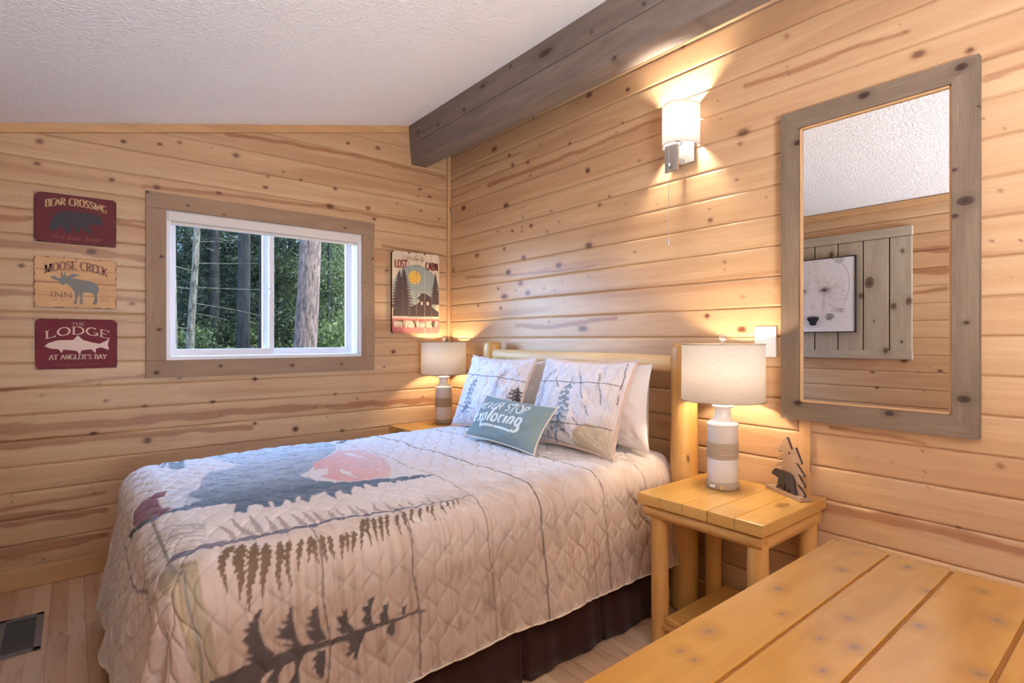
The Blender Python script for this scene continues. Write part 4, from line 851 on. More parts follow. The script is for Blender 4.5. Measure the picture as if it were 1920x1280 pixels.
# ------------------------------------------------------------------ stroke lettering
def arc(cx, cy, rx, ry, a0, a1, n=14): return [(cx + rx * math.cos(math.radians(a0 + (a1 - a0) * i / n)), cy + ry * math.sin(math.radians(a0 + (a1 - a0) * i / n))) for i in range(n + 1)]
GL = {
 'A': (.8, [[(0, 0), (.4, 1)], [(.4, 1), (.8, 0)], [(.14, .35), (.66, .35)]]),
 'B': (.7, [[(.1, 0), (.1, 1)], [(.1, 1), (.35, 1)] + arc(.35, .76, .25, .24, 90, -90), [(.1, .52), (.4, .52)] + arc(.4, .26, .28, .26, 90, -90) + [(.1, 0)]]),
 'C': (.75, [arc(.42, .5, .38, .5, 50, 310, 20)]),
 'D': (.8, [[(.1, 0), (.1, 1)], [(.1, 1), (.3, 1)] + arc(.3, .5, .45, .5, 90, -90, 18) + [(.1, 0)]]),
 'E': (.65, [[(.1, 0), (.1, 1)], [(.1, 1), (.6, 1), (.6, .86)], [(.1, .52), (.48, .52)], [(.1, 0), (.62, 0), (.62, .14)]]),
 'F': (.6, [[(.1, 0), (.1, 1)], [(.1, 1), (.58, 1), (.58, .86)], [(.1, .52), (.45, .52)]]),
 'G': (.82, [arc(.42, .5, .38, .5, 50, 330, 22), [(.76, 0.05), (.76, .42)], [(.5, .42), (.8, .42)]]),
 'H': (.8, [[(.1, 0), (.1, 1)], [(.7, 0), (.7, 1)], [(.1, .5), (.7, .5)]]),
 'I': (.3, [[(.15, 0), (.15, 1)]]),
 'K': (.75, [[(.1, 0), (.1, 1)], [(.65, 1), (.12, .42)], [(.28, .58), (.7, 0)]]),
 'L': (.62, [[(.1, 0), (.1, 1)], [(.1, 0), (.6, 0), (.6, .16)]]),
 'M': (.95, [[(.1, 0), (.12, 1)], [(.12, 1), (.47, .1)], [(.47, .1), (.82, 1)], [(.82, 1), (.85, 0)]]),
 'N': (.8, [[(.1, 0), (.1, 1)], [(.1, 1), (.7, 0)], [(.7, 0), (.7, 1)]]),
 'O': (.86, [arc(.43, .5, .38, .5, 90, 450, 26)]),
 'P': (.66, [[(.1, 0), (.1, 1)], [(.1, 1), (.35, 1)] + arc(.35, .74, .27, .26, 90, -90) + [(.1, .48)]]),
 'R': (.74, [[(.1, 0), (.1, 1)], [(.1, 1), (.35, 1)] + arc(.35, .75, .26, .25, 90, -90) + [(.1, .5)], [(.35, .5), (.7, 0)]]),
 'S': (.66, [[(.56, .84), (.5, .95), (.35, 1), (.18, .96), (.1, .8), (.14, .64), (.33, .53), (.5, .42), (.58, .25), (.5, .06), (.3, 0), (.14, .04), (.07, .18)]]),
 'T': (.7, [[(.35, 0), (.35, 1)], [(.02, .86), (.04, 1), (.66, 1), (.68, .86)]]),
 'U': (.8, [[(.1, 1), (.1, .3)] + arc(.4, .3, .3, .3, 180, 360, 14) + [(.7, 1)]]),
 'V': (.8, [[(0, 1), (.4, 0)], [(.4, 0), (.8, 1)]]),
 'X': (.7, [[(.02, 1), (.66, 0)], [(.66, 1), (.02, 0)]]),
 'Y': (.75, [[(0, 1), (.37, .48)], [(.75, 1), (.37, .48)], [(.37, .48), (.37, 0)]]),
 "'": (.25, [[(.12, 1), (.1, .76)]]), '!': (.3, [[(.15, 1), (.15, .3)], [(.15, .08), (.15, .0)]]), ' ': (.4, []),
 '1': (.4, [[(.05, .8), (.2, 1), (.2, 0)]]), '8': (.6, [arc(.3, .76, .2, .24, 90, 450), arc(.3, .27, .25, .27, 90, 450)]), '2': (.6, [[(.08, .75)] + arc(.3, .73, .22, .27, 170, -30) + [(.06, 0), (.56, 0)]]),
 'a': (.55, [arc(.25, .25, .2, .25, 60, 400), [(.46, .5), (.46, .05), (.55, 0)]]), 'b': (.55, [[(.08, 1), (.08, .0)], arc(.28, .25, .2, .25, 160, -170)]),
 'e': (.5, [[(.06, .26), (.44, .3)] + arc(.25, .25, .2, .25, 20, 320)]), 'g': (.55, [arc(.25, .27, .2, .25, 40, 400), [(.46, .5), (.46, -.2)] + arc(.27, -.2, .19, .2, 0, -160)]),
 'h': (.55, [[(.08, 1), (.08, 0)], [(.08, .3), (.2, .5), (.38, .48), (.44, .3), (.44, 0)]]), 'i': (.22, [[(.1, .5), (.1, 0)], [(.1, .7), (.11, .76)]]),
 'l': (.22, [[(.1, 1), (.1, .05), (.2, 0)]]), 'n': (.55, [[(.08, .5), (.08, 0)], [(.08, .3), (.2, .5), (.38, .48), (.44, .3), (.44, 0)]]),
 'o': (.55, [arc(.26, .25, .21, .25, 90, 450)]), 'p': (.55, [[(.08, .5), (.08, -.4)], arc(.28, .25, .2, .25, 160, -170)]), 'r': (.38, [[(.08, .5), (.08, 0)], [(.08, .28), (.18, .46), (.34, .5)]]),
 't': (.36, [[(.16, .85), (.16, .08), (.3, 0)], [(.02, .55), (.32, .55)]]), 'u': (.55, [[(.08, .5), (.08, .15), (.2, 0), (.36, .05), (.46, .3)], [(.46, .5), (.46, 0)]]),
 'x': (.5, [[(.04, .5), (.44, 0)], [(.44, .5), (.04, 0)]]), 'd': (.55, [arc(.25, .25, .2, .25, 60, 400), [(.46, 1), (.46, 0)]]), 's': (.45, [[(.38, .42), (.25, .5), (.1, .42), (.14, .29), (.33, .21), (.38, .08), (.22, 0), (.05, .08)]]),
 'k': (.5, [[(.08, 1), (.08, 0)], [(.4, .5), (.1, .22)], [(.2, .3), (.44, 0)]]), 'y': (.5, [[(.04, .5), (.24, .02)], [(.46, .5), (.18, -.35), (.02, -.4)]]), 'm': (.8, [[(.08, .5), (.08, 0)], [(.08, .35), (.2, .5), (.34, .45), (.38, 0)], [(.38, .35), (.52, .5), (.66, .45), (.7, 0)]]),
}
def lettering(txt, h, fn, thick=.16, thin=.07, serif=True, wscale=1.0, gap=.12, slant=0.0, width=None):
    """returns vertices and quads; fn(x 0..W, y) -> xyz ; h letter height"""
    tot = sum(GL[c][0] + gap for c in txt) - gap
    if width: wscale = width / (tot * h)
    vs = []; fs = []; x = 0.0; W = tot * wscale * h
    def emitq(pts, ws):
        n = len(pts); L = []; Rr = []
        for i in range(n):
            a = pts[max(0, i - 1)]; b = pts[min(n - 1, i + 1)]
            dx, dy = b[0] - a[0], b[1] - a[1]; l = math.hypot(dx, dy) + 1e-9
            nx, ny = -dy / l, dx / l; w = ws[i] / 2
            L.append((pts[i][0] + nx * w, pts[i][1] + ny * w)); Rr.append((pts[i][0] - nx * w, pts[i][1] - ny * w))
        b0 = len(vs)
        for p in L: vs.append(fn(p[0], p[1], W))
        for p in Rr: vs.append(fn(p[0], p[1], W))
        for i in range(n - 1): fs.append([b0 + i, b0 + n + i, b0 + n + i + 1, b0 + i + 1])
    for c in txt:
        w, strokes = GL[c]
        for st in strokes:
            pts = []
            for i in range(len(st) - 1):
                k = max(1, int(math.hypot((st[i + 1][0] - st[i][0]), st[i + 1][1] - st[i][1]) / .12))
                for j in range(k): pts.append((st[i][0] + (st[i + 1][0] - st[i][0]) * j / k, st[i][1] + (st[i + 1][1] - st[i][1]) * j / k))
            pts.append(st[-1])
            Pm = [((x + p[0] * wscale * h + slant * p[1] * h), p[1] * h) for p in pts]
            ws = []
            for i in range(len(pts)):
                a = pts[max(0, i - 1)]; b = pts[min(len(pts) - 1, i + 1)]
                dy = abs(b[1] - a[1]); l = math.hypot(b[0] - a[0], b[1] - a[1]) + 1e-9
                k = dy / l
                if c in 'NAMVX' and b[0] < a[0] + 1e-6 and False: k *= .4
                ws.append((thin + (thick - thin) * k) * h)
            emitq(Pm, ws)
            if serif and c.isupper():
                for e, nb in ((st[0], st[1]), (st[-1], st[-2])):
                    if abs(e[1] - round(e[1])) < .01 and abs(nb[1] - e[1]) > .3 and c != 'O':
                        y = e[1] * h + (.03 * h if e[1] < .5 else -.03 * h); xx = x + e[0] * wscale * h
                        sw = .17 * h * min(1.2, wscale + .1)
                        emitq([(xx - sw, y), (xx + sw, y)], [thin * h, thin * h])
        x += (w + gap) * wscale * h
    return vs, fs
def ink(name, parts, m, parent):
    for vs, fs in parts:
        mb = MB(); mb.add(vs, fs, [[(0, 0)] * 4 for _ in fs]); mb.build(name, m, parent)
def flat_poly(pts, fn):
    tri = tessellate_polygon([[Vector((a, b, 0)) for a, b in pts]])
    return [fn(a, b) for a, b in pts], [list(t) for t in tri]
def ink_poly(name, polys, m, parent):
    mb = MB()
    for vs, fs in polys: mb.add(vs, fs, [[(0, 0)] * len(f) for f in fs])
    return mb.build(name, m, parent)

def board_sign(name, label, x0, x1, z0, z1, color, worn, planks=0, cat='sign', th=.012, seed=0, painter=None, round_c=0.0, step=.003):
    """thin board on the back wall, face towards -y ; local x 0..w, z 0..h"""
    t = thing(name, label, cat, (x0, -.002, z0)); w = x1 - x0; h = z1 - z0
    nx, nz = int(w / step), int(h / step)
    u, v = np.meshgrid(np.linspace(0, w, nx), np.linspace(0, h, nz), indexing='ij')
    Cb = np.ones(u.shape + (3,)) * np.array(color)
    n1 = vnoise(u * 60 + 9, v * 60, seed); n2 = vnoise(u * 14 + 3, v * 14, seed + 1)
    Cb *= (.92 + .16 * n2)[..., None]
    edge = np.minimum(np.minimum(u, w - u), np.minimum(v, h - v))
    corner = np.hypot(np.maximum(0, .03 - np.minimum(u, w - u)), np.maximum(0, .03 - np.minimum(v, h - v)))
    over(Cb, (edge < .002 + .004 * (n1 > .6)) * .8, worn)
    over(Cb, np.clip((corner - .026 - .01 * n1) * 200, 0, 1) * .6, lin(196, 160, 120))
    if painter: painter(u, v, w, h, Cb, n1, n2)
    # face + rim as one grid: rounded corners by clamping
    P = np.stack([u, np.full_like(u, -th), v], -1)
    if round_c:
        r = round_c
        cu = np.clip(u, r, w - r); cv = np.clip(v, r, h - r); du = u - cu; dv = v - cv
        q = np.maximum(np.abs(du), np.abs(dv)); l = np.hypot(du, dv) + 1e-9; k = np.where((du != 0) & (dv != 0), q / l, 1)
        P[..., 0] = cu + du * k; P[..., 2] = cv + dv * k
    ring = [(i, 0) for i in range(nx)] + [(nx - 1, j) for j in range(1, nz)] + [(i, nz - 1) for i in range(nx - 2, -1, -1)] + [(0, j) for j in range(nz - 2, 0, -1)]
    ev = []; ef = []
    for i, j in ring: p = P[i, j]; ev.append((p[0], -th, p[2])); 
    nr = len(ring)
    for i, j in ring: p = P[i, j]; ev.append((p[0], 0, p[2]))
    for k in range(nr): ef.append([k, (k + 1) % nr, nr + (k + 1) % nr, nr + k])
    f = grid_mesh('board', P, M['artboard'], np.stack([u, v], -1), Cb, t, extra=(ev, ef))
    return t, w, h

E_ = .0008
def on_board(w, h, th=.012, bend=0.0, x0=0.0, y0=0.0, rot=0.0, k=1):
    """letters run from x0; bend>0 arches upward"""
    def fn(x, y, W):
        s = x / W - .5
        return (x0 + x, -(th + E_ * k), y0 + y + bend * (1 - 4 * s * s) + rot * x)
    return fn
RED = lin(98, 44, 47)
# sign 1
t, w, h = board_sign('bear_sign', 'red wooden sign reading BEAR CROSSING with a black bear, topmost of three', -2.482, -2.145, 1.750, 2.004, RED, lin(60, 30, 30), seed=3)
ink('lettering', [lettering('BEAR CROSSING', .038, on_board(w, h, bend=.022, x0=.044, y0=h * .70), width=.250, thick=.2)], M['ink_cream'], t)
ink_poly('bear_figure', [flat_poly([(a * w, b * h) for a, b in DAT['bear']], lambda a, b: (a, -.0128, b))], M['ink_black'], t)
ink('script_line', [lettering('and bear lodge', .024, on_board(w, h, bend=-.004, x0=.07, y0=h * .10), width=.20, thick=.08, thin=.05, serif=False, slant=.3)], M['ink_dim'], t)
# sign 2
def planked(n):
    def p(u, v, w, h, Cb, n1, n2):
        for k in range(1, n): over(Cb, (np.abs(v - h * k / n) < .0016) * (.35 + .5 * n2), lin(110, 76, 52))
        over(Cb, (vnoise(u * 8, v * 160, 4) > .75) * .15, lin(150, 110, 76))
    return p
t, w, h = board_sign('moose_sign', 'tan plank sign reading MOOSE CREEK INN with a grey moose, middle of three', -2.482, -2.145, 1.415, 1.676, lin(206, 164, 120), lin(70, 46, 36), seed=5, painter=planked(4))
ink('lettering', [lettering('MOOSE CREEK', .042, on_board(w, h, bend=.030, x0=.042, y0=h * .66), width=.255, thick=.22), lettering('INN', .026, on_board(w, h, x0=.062, y0=h * .21), width=.088, thick=.16), lettering('18 82', .014, on_board(w, h, x0=.268, y0=h * .15), width=.034, thick=.1, serif=False), lettering('est', .010, on_board(w, h, x0=.07, y0=h * .14), width=.07, thick=.1, serif=False)], M['ink_brown'], t)
ink_poly('moose_figure', [flat_poly([(a * w, b * h) for a, b in DAT['moose']], lambda a, b: (a, -.0128, b))], M['ink_grey'], t)
# sign 3
t, w, h = board_sign('lodge_sign', "red wooden sign reading THE LODGE AT ANGLER'S BAY with a pale trout, lowest of three", -2.478, -2.141, 1.097, 1.357, lin(106, 38, 48), lin(50, 22, 26), seed=8)
ink('lettering', [lettering('LODGE', .040, on_board(w, h, bend=.024, x0=.040, y0=h * .60), width=.262, thick=.2), lettering('THE', .014, on_board(w, h, x0=.145, y0=h * .875), width=.052, thick=.14), lettering("AT ANGLER'S BAY", .024, on_board(w, h, bend=.001, x0=.055, y0=h * .19), width=.235, thick=.18)], M['ink_pale'], t)
ink_poly('trout_figure', [flat_poly([(a * w, b * h) for a, b in DAT['fish']], lambda a, b: (a, -.0128, b))], plain('pale_trout_paint', lin(222, 196, 180), .7), t)
ink('script_line', [lettering('lodging boats guides', .016, on_board(w, h, x0=.07, y0=h * .07), width=.20, thick=.07, thin=.04, serif=False, slant=.3)], M['ink_dim'], t)
# cabin poster
PP = DAT['ppts']
def pine(u, v, ax, ay, by, half, n, seed, w, h):
    """jagged conifer coverage"""
    t_ = (ay - v) / (ay - by); ok = (t_ >= 0) & (t_ <= 1)
    saw = np.modf(np.abs(t_ * n + .2 * np.sign(u - ax)))[0]
    nz = vnoise(u * 120, v * 120, seed)
    hw = half * (t_ ** .8) * (.45 + .55 * saw) * (.8 + .4 * nz) + .002
    return ok & (np.abs(u - ax) < hw)
def cabin_paint(u, v, w, h, Cb, n1, n2):
    Cb[:] = np.array(lin(214, 196, 168)) * (.9 + .2 * n2)[..., None]
    over(Cb, (vnoise(u * 200, v * 9, 4) > .72) * .3, lin(150, 120, 92))
    S = lambda p: (p[0] * w, p[1] * h)
    cx, cy = S(PP[1]); yb = PP[2][1] * h
    over(Cb, ((u - cx) ** 2 / (.50 * w) ** 2 + (v - cy) ** 2 / (.33 * h) ** 2 < 1) & (v > yb - .01), lin(150, 158, 150))
    over(Cb, (((u - cx) / (.50 * w)) ** 2 + ((v - cy) / (.33 * h)) ** 2 < 1) & (v > yb) & (v < cy), lin(164, 168, 154))
    sx, sy = S(PP[0]); over(Cb, np.hypot(u - sx, (v - sy)) < .052, lin(222, 178, 84))
    dk = lin(84, 70, 66)
    for p, b, hw, n, sd in ((PP[4], PP[7], .085, 13, 1), (PP[5], PP[8], .095, 14, 2), (PP[6], PP[9], .055, 12, 3)):
        over(Cb, pine(u, v, S(p)[0], S(p)[1], S(b)[1], hw, n, sd, w, h), dk)
    over(Cb, inpoly(u, v, [S(p) for p in DAT['cab']]), dk)
    for a in (.615, .745): over(Cb, (np.abs(u - a * w) < .008) & (np.abs(v - .375 * h) < .014), lin(224, 206, 180))
    over(Cb, (v < yb) , lin(206, 176, 150))
    over(Cb, (v < yb - .011), lin(182, 106, 98))
    for k in (.21, .35, .5, .68, .83): over(Cb, (np.abs(u - k * w) < .0018) * (.3 + .6 * (n1 > .4)), lin(140, 120, 104) if k != .68 else lin(214, 196, 176))
    over(Cb, (v > h - .012) & (np.abs(((u / w * 3) % 1) - .03) < .05), lin(80, 60, 48))
t, w, h = board_sign('cabin_sign', 'plank sign reading LOST CABIN THAN FOUND AT HOME with pines and yellow moon', -.509, -.108, 1.297, 1.906, lin(210, 192, 166), lin(120, 92, 76), seed=9, th=.02, painter=cabin_paint, round_c=.02, step=.0026)
K = .02
ink('lettering', [lettering('LOST', .056, on_board(w, h, K, x0=.022, y0=h * .800), width=.100, thick=.24, thin=.18, serif=False), lettering('CABIN', .056, on_board(w, h, K, x0=.282, y0=h * .800), width=.106, thick=.24, thin=.18, serif=False)], M['ink_red'], t)
ink('script_line', [lettering("I'd Rather Be".replace('R', 'R'), .034, on_board(w, h, K, x0=.092, y0=h * .895, bend=.004), width=.175, thick=.12, thin=.08, serif=False, slant=.2), lettering('in the', .024, on_board(w, h, K, x0=.185, y0=h * .825), width=.05, thick=.1, thin=.07, serif=False, slant=.2)], M['ink_brown'], t)
ink('slogan', [lettering('THAN FOUND AT HOME!', .048, on_board(w, h, K, x0=.014, y0=h * .075), width=.372, thick=.26, thin=.12, serif=True)], M['ink_pale'], t)

# ------------------------------------------------------------------ bed
XH = -.12; YC = -1.405; L0 = 1.935; W0 = .645; ZT = .70; RR = .11; LA = .66; WB = .535
def cloth(s, t):
    a = np.maximum(0, s - L0); b = np.maximum(0, np.abs(t) - W0)
    al = a / LA; be = b / WB
    m = np.maximum(al, be); th = np.arctan2(be, al)
    D = np.sqrt((LA * np.cos(th)) ** 2 + (WB * np.sin(th)) ** 2)
    d = m * D
    cs = np.minimum(s, L0); ct = np.clip(t, -W0, W0); sg = np.sign(t)
    q = np.hypot(a, b) + 1e-9
    nx = -a / q; ny = -sg * b / q
    arc_ = RR * np.pi / 2
    k = np.clip(d / RR, 0, np.pi / 2)
    out = RR * np.sin(k); drop = RR * (1 - np.cos(k))
    e = np.maximum(0, d - arc_)
    p = cs * 1.0 + ct * 1.3 * sg + th * .35
    fold = (np.sin(p * 9 + 1) + .6 * np.sin(p * 17. + 2.)) * .010
    corner = np.sin(np.clip(th, 0, np.pi / 2) * 2) * (a > 0) * (b > 0) * np.where(t > 0, 1, .15)
    es = e * e / (e + .12)
    out = out + es * .13 + e * fold * 2.2 * np.clip(e * 6, 0, 1) + e * corner * (.06 + .15 * np.sin(th * 8 - .5)) + es * .03 * np.cos(th) * (a > 0)
    drop = drop + e * .985
    z = ZT - drop
    x = XH - cs + nx * out; y = YC - ct + ny * out
    z = z - .012 * (np.abs(ct) / W0) ** 4 - .010 * (cs / L0) ** 6 + .004 * np.sin(cs * 7 + ct * 3) * np.clip(1 - m * 4, 0, 1)
    return x, y, z

bed = thing('log_bed', 'peeled-log bed with two posts and round headboard rails against the right wall', 'bed', (-.11, -1.46, 0))
def bedpart(name, fn, m, parent=bed):
    mb = MB(); fn(mb); return mb.build(name, m, parent)
bedpart('post', lambda b: b.log((0, -.745, 0), (0, -.745, 1.232), .064, .060, 18, 24, .03), M['yellow_log'])
bedpart('post', lambda b: b.log((0, .745, 0), (0, .745, 1.232), .064, .060, 18, 24, .03), M['yellow_log'])
bedpart('top_rail', lambda b: b.log((-.01, .69, 1.145), (-.01, -.70, 1.135), .042, .040, 16, 20, .03), M['log_pale'])
bedpart('lower_rail', lambda b: b.log((0, .70, .62), (0, -.70, .62), .036, .036, 12, 18, .03), M['log_pale'])
for k in range(6):
    y = .52 - k * .208
    bedpart('spindle', lambda b: b.log((0, y, .63), (0, y, 1.12), .022, .020, 6, 12, .04), M['log_pale'])
for s in (-1, 1):
    bedpart('side_rail', lambda b: b.box((-2.0, s * .66 - .02 + .055, .18), (0.0, s * .66 + .02 + .055, .32), 0, .004), M['yellow'])
bedpart('foot_rail', lambda b: b.box((-2.0, -.60, .18), (-1.96, .70, .32), 1, .004), M['yellow'])
for s in (-.58, .68):
    bedpart('leg', lambda b: b.log((-1.93, s, 0), (-1.93, s, .30), .04, .04, 4, 14, .02), M['yellow_log'])
mat = thing('mattress', 'white mattress under the printed quilt', 'mattress', (-1.08, -1.405, .34))
mb = MB(); mb.box((-.92, -.66, 0), (.92, .66, .335), 0, .05); mb.build('mattress_body', M['mattress'], mat)

# quilt
step = .0045
S, T = np.meshgrid(np.arange(0, L0 + LA + 1e-6, step), np.arange(-W0 - WB, W0 + WB + 1e-6, step), indexing='ij')
x, y, z = cloth(S, T)
P = np.stack([x, y, z], -1)
gs = np.gradient(P, axis=0); gt = np.gradient(P, axis=1)
N = np.cross(gt, gs); N /= np.linalg.norm(N, axis=-1, keepdims=True) + 1e-9
N *= np.sign(N[200, 250, 2])
def ogee(S, T, w, Pp, A):
    f = 1e9
    for sg in (-1, 1):
        c = S + sg * A * np.sin(2 * np.pi * T / Pp)
        d = np.abs(np.modf(c / w + 100.5)[0] - .5) * w * 1.0
        f = np.minimum(f, d)
    return f
dist = ogee(S + .01 * vnoise(S * 6 + 40, T * 6 + 40, 1), T + .02 * vnoise(S * 5 + 20, T * 5 + 20, 2), .085, .24, .0425)
scal = np.abs(np.modf(np.hypot(np.modf(T / .12 + 50)[0] - .5, np.modf(S / .09 + .5 * (np.floor(T / .12) % 2) + 50)[0]) * 1.6)[0] - .5)
rel = -.0042 * np.exp(-(dist / .0042) ** 2) + .0018 * np.minimum(dist / .02, 1)
wr = vnoise(S * 34 + 60, T * 16 + 60, 3) * .0050 + vnoise(S * 80 + 60, T * 40 + 60, 4) * .0024 + vnoise(S * 5 + 60, T * 5 + 60, 6) * .008
# deeper puckers where the side meets the head end
wr += vnoise(S * 26 + 60 + T * 9, T * 30 + 60, 8) * .006 * np.clip((.75 - S) * 2, 0, 1) * np.clip((np.abs(T) - .72) * 4, 0, 1)
P = P + N * (rel + wr)[..., None]
hem = np.clip((np.maximum(np.abs(T) - (W0 + WB - .012), S - (L0 + LA - .012))) / .006, 0, 1)
P = P + N * (hem * .003)[..., None]
P[..., 2] = np.maximum(P[..., 2], .006)
Cq = np.ones(S.shape + (3,)) * np.array(lin(228, 224, 224))
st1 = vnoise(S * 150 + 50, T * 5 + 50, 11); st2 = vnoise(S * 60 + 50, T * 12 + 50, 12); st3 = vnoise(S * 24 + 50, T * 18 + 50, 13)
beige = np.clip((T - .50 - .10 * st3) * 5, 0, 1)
over(Cq, beige * .9, lin(182, 162, 147))  # beige print, also carrying the near side's warm shade in its colour
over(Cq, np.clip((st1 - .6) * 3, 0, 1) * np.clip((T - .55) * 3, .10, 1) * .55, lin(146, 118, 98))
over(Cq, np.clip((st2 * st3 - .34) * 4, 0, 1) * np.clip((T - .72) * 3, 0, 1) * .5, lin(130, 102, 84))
over(Cq, np.clip((S - L0 - .03) * 6, 0, 1) * .20, lin(214, 204, 204))
D = DAT
def pl(p): return [tuple(q) for q in p]
# reflected mountain / big tree
mass = inpoly(S, T, pl(D['mass']))
g = np.clip((T + .52) / .62 + .25 * (vnoise(S * 30 + 9, T * 30 + 9, 21) - .5), 0, 1)[..., None]
blue = np.array(lin(196, 208, 218)) * (1 - g) + np.array(lin(150, 166, 186)) * g
g2 = np.clip((T - .0) / .22 + .5 * (vnoise(S * 25 + 9, T * 60 + 9, 22) - .5), 0, 1)[..., None]
blue = blue * (1 - g2) + np.array(lin(88, 106, 128)) * g2
m3 = mass[..., None]
Cq = Cq * (1 - m3) + blue * m3
over(Cq, mass * np.clip((vnoise(S * 12 + 9, T * 90 + 9, 23) - .62) * 5, 0, .7), lin(120, 134, 150))
pk = inpoly(S, T, pl(D['pink']))
ps = [p[0] for p in D['pink']]
fade = np.clip((max(ps) - S) / (max(ps) - min(ps)), 0, 1)
over(Cq, pk * (1 - .55 * fade) * (.9 + .2 * vnoise(S * 12, T * 50 + 60, 25)).clip(0, 1), lin(222, 168, 166))
for s_ in D['slash']: over(Cq, stroke(S, T, pl(s_), .03, .02, taper=True), lin(232, 226, 222))
over(Cq, inpoly(S, T, pl(D['wedge'])), lin(228, 222, 218))
over(Cq, inpoly(S, T, pl(D['pale'])) * .7, lin(204, 214, 224))
over(Cq, inpoly(S, T, pl(D['trunk'])), lin(102, 122, 146))
over(Cq, inpoly(S, T, pl(D['canoe'])), lin(134, 96, 112))
over(Cq, inpoly(S, T, pl(D['keel'])), lin(62, 76, 80))
over(Cq, inpoly(S, T, pl(D['paw'])), lin(132, 150, 160))
for f_ in D['fingers']: over(Cq, stroke(S, T, pl(f_), .012), lin(132, 150, 160))
over(Cq, stroke(S, T, pl(D['farline']), .02), lin(150, 162, 176))
over(Cq, stroke(S, T, pl(D['fartree']), .05, .008, jag=40), lin(92, 104, 122))
over(Cq, stroke(S, T, pl(D['outline']), .012), lin(156, 152, 164))
# grass hatching at the foot corner
hx0, hx1 = 1.95, 2.16
nzh = vnoise((S * .8 + T) * 160, (S - T) * 8 + 90, 31)
over(Cq, inpoly(S, T, [(1.90, .42), (2.03, .30), (2.16, .34), (2.16, .56), (2.02, .66), (1.93, .60)]) * np.clip((nzh - .5) * 5, 0, .75), lin(150, 144, 146))
# taupe trunk
tk = inpoly(S, T, pl(D['taupetrunk']))
over(Cq, tk * (.75 + .25 * (st2 < .7)), lin(160, 146, 126))
over(Cq, tk * np.clip((st3 - .72) * 6, 0, 1) * .6, lin(216, 196, 160))
# fern
for p, w in D['up']: over(Cq, stroke(S, T, pl(p), w * .0023, w * .0012, jag=55, taper=True), lin(166, 156, 158))
for p, w in D['low']: over(Cq, stroke(S, T, pl(p), w * .0027, w * .0014, jag=60, taper=True), lin(104, 84, 66))
stm = pl(D['stem'])
over(Cq, stroke(S, T, stm, .030, .004), lin(92, 92, 110))
over(Cq, stroke(S, T, stm, .030, .004) * np.clip((vnoise(S * 14 + 50, T * 220 + 50, 33) - .55) * 6, 0, 1) * .5, lin(140, 138, 152))
for p in D['branch']: over(Cq, inpoly(S, T, pl(p)), lin(82, 72, 70))
over(Cq, stroke(S, T, pl(D['branch'][1])[:2], .001) * 0, (0, 0, 0))
# printed pole lines
for s0, w in ((.236, .005), (.498, .007), (.854, .0095), (1.093, .004), (1.381, .0065), (1.663, .0065), (2.008, .010)):
    wob = (vnoise(T * 6 + 70, T * 0 + s0 * 40, 41) - .5) * .03
    d = np.abs(S + wob - s0)
    on = (T > -.75) if s0 < 1.2 else (T > (.6 if s0 < 1.9 else .05))
    over(Cq, np.clip((w / 2 - d) / .0015 + .5, 0, 1) * on * .85, lin(104, 90, 82) if s0 < 1.9 else lin(120, 116, 112))
    if s0 > 1.3: over(Cq, np.clip(1 - (S + wob - s0) / .03, 0, 1) * ((S + wob - s0) > 0) * (T > .72) * .3 * (st1 > .3), lin(130, 106, 88))
Cq = np.clip(Cq, 0, 1)
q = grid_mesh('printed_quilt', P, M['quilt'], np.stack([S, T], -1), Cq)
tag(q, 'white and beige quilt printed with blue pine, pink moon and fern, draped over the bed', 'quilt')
# corded hem (part of the quilt)
mb = MB()
ring = []
for k in range(0, S.shape[0] - 3, 4): ring.append(P[k, -1])
for k in range(S.shape[1] - 1, -1, -4): ring.append(P[-1, k])
mb.tube([tuple(r) for r in ring], [.0035], 6)
mb.build('hem_cord', M['piping'], q)

# bed skirt : pleated ribbon around near side, foot, far side
def ribbon():
    pts = []
    def path(a, b, n):
        for i in range(n): pts.append((a[0] + (b[0] - a[0]) * i / n, a[1] + (b[1] - a[1]) * i / n))
    path((-.20, -2.125), (-2.08, -2.125), 260); path((-2.08, -2.125), (-2.08, -.69), 200); path((-2.08, -.69), (-.20, -.69), 120)
    return np.array(pts)
R_ = ribbon(); n = len(R_)
d = np.gradient(R_, axis=0); d /= np.linalg.norm(d, axis=1, keepdims=True); nr = np.stack([-d[:, 1], d[:, 0]], 1) * -1
cen = np.array([-1.1, -1.405]); sgn = np.sign(((R_ - cen) * nr).sum(1)); nr *= sgn[:, None]
ar = np.concatenate([[0], np.cumsum(np.linalg.norm(np.diff(R_, axis=0), axis=1))])
K = 12; Pk = np.zeros((n, K, 3))
for j in range(K):
    f = j / (K - 1); zz = .40 - f * .39
    amp = .002 + .011 * f
    wv = np.sin(ar * 26) * .5 + np.sin(ar * 61 + 1) * .25 + np.where(np.modf(ar / .42)[0] < .05, -1.6, 0)
    cor = np.exp(-((R_[:, 0] + 2.08) ** 2 + 0) / .02) * 0
    off = .012 + f * .035 + amp * wv + np.where(R_[:, 0] < -2.07, .05 * f, 0)
    Pk[:, j, :2] = R_ + nr * off[:, None]; Pk[:, j, 2] = zz
o = grid_mesh('bed_skirt', Pk, M['skirt'], np.stack([np.repeat(ar[:, None], K, 1), Pk[..., 2]], -1))
so = o.modifiers.new('thickness', 'SOLIDIFY'); so.thickness = .002
tag(o, 'dark brown pleated bed skirt hanging to the floor below the quilt', 'bed skirt')

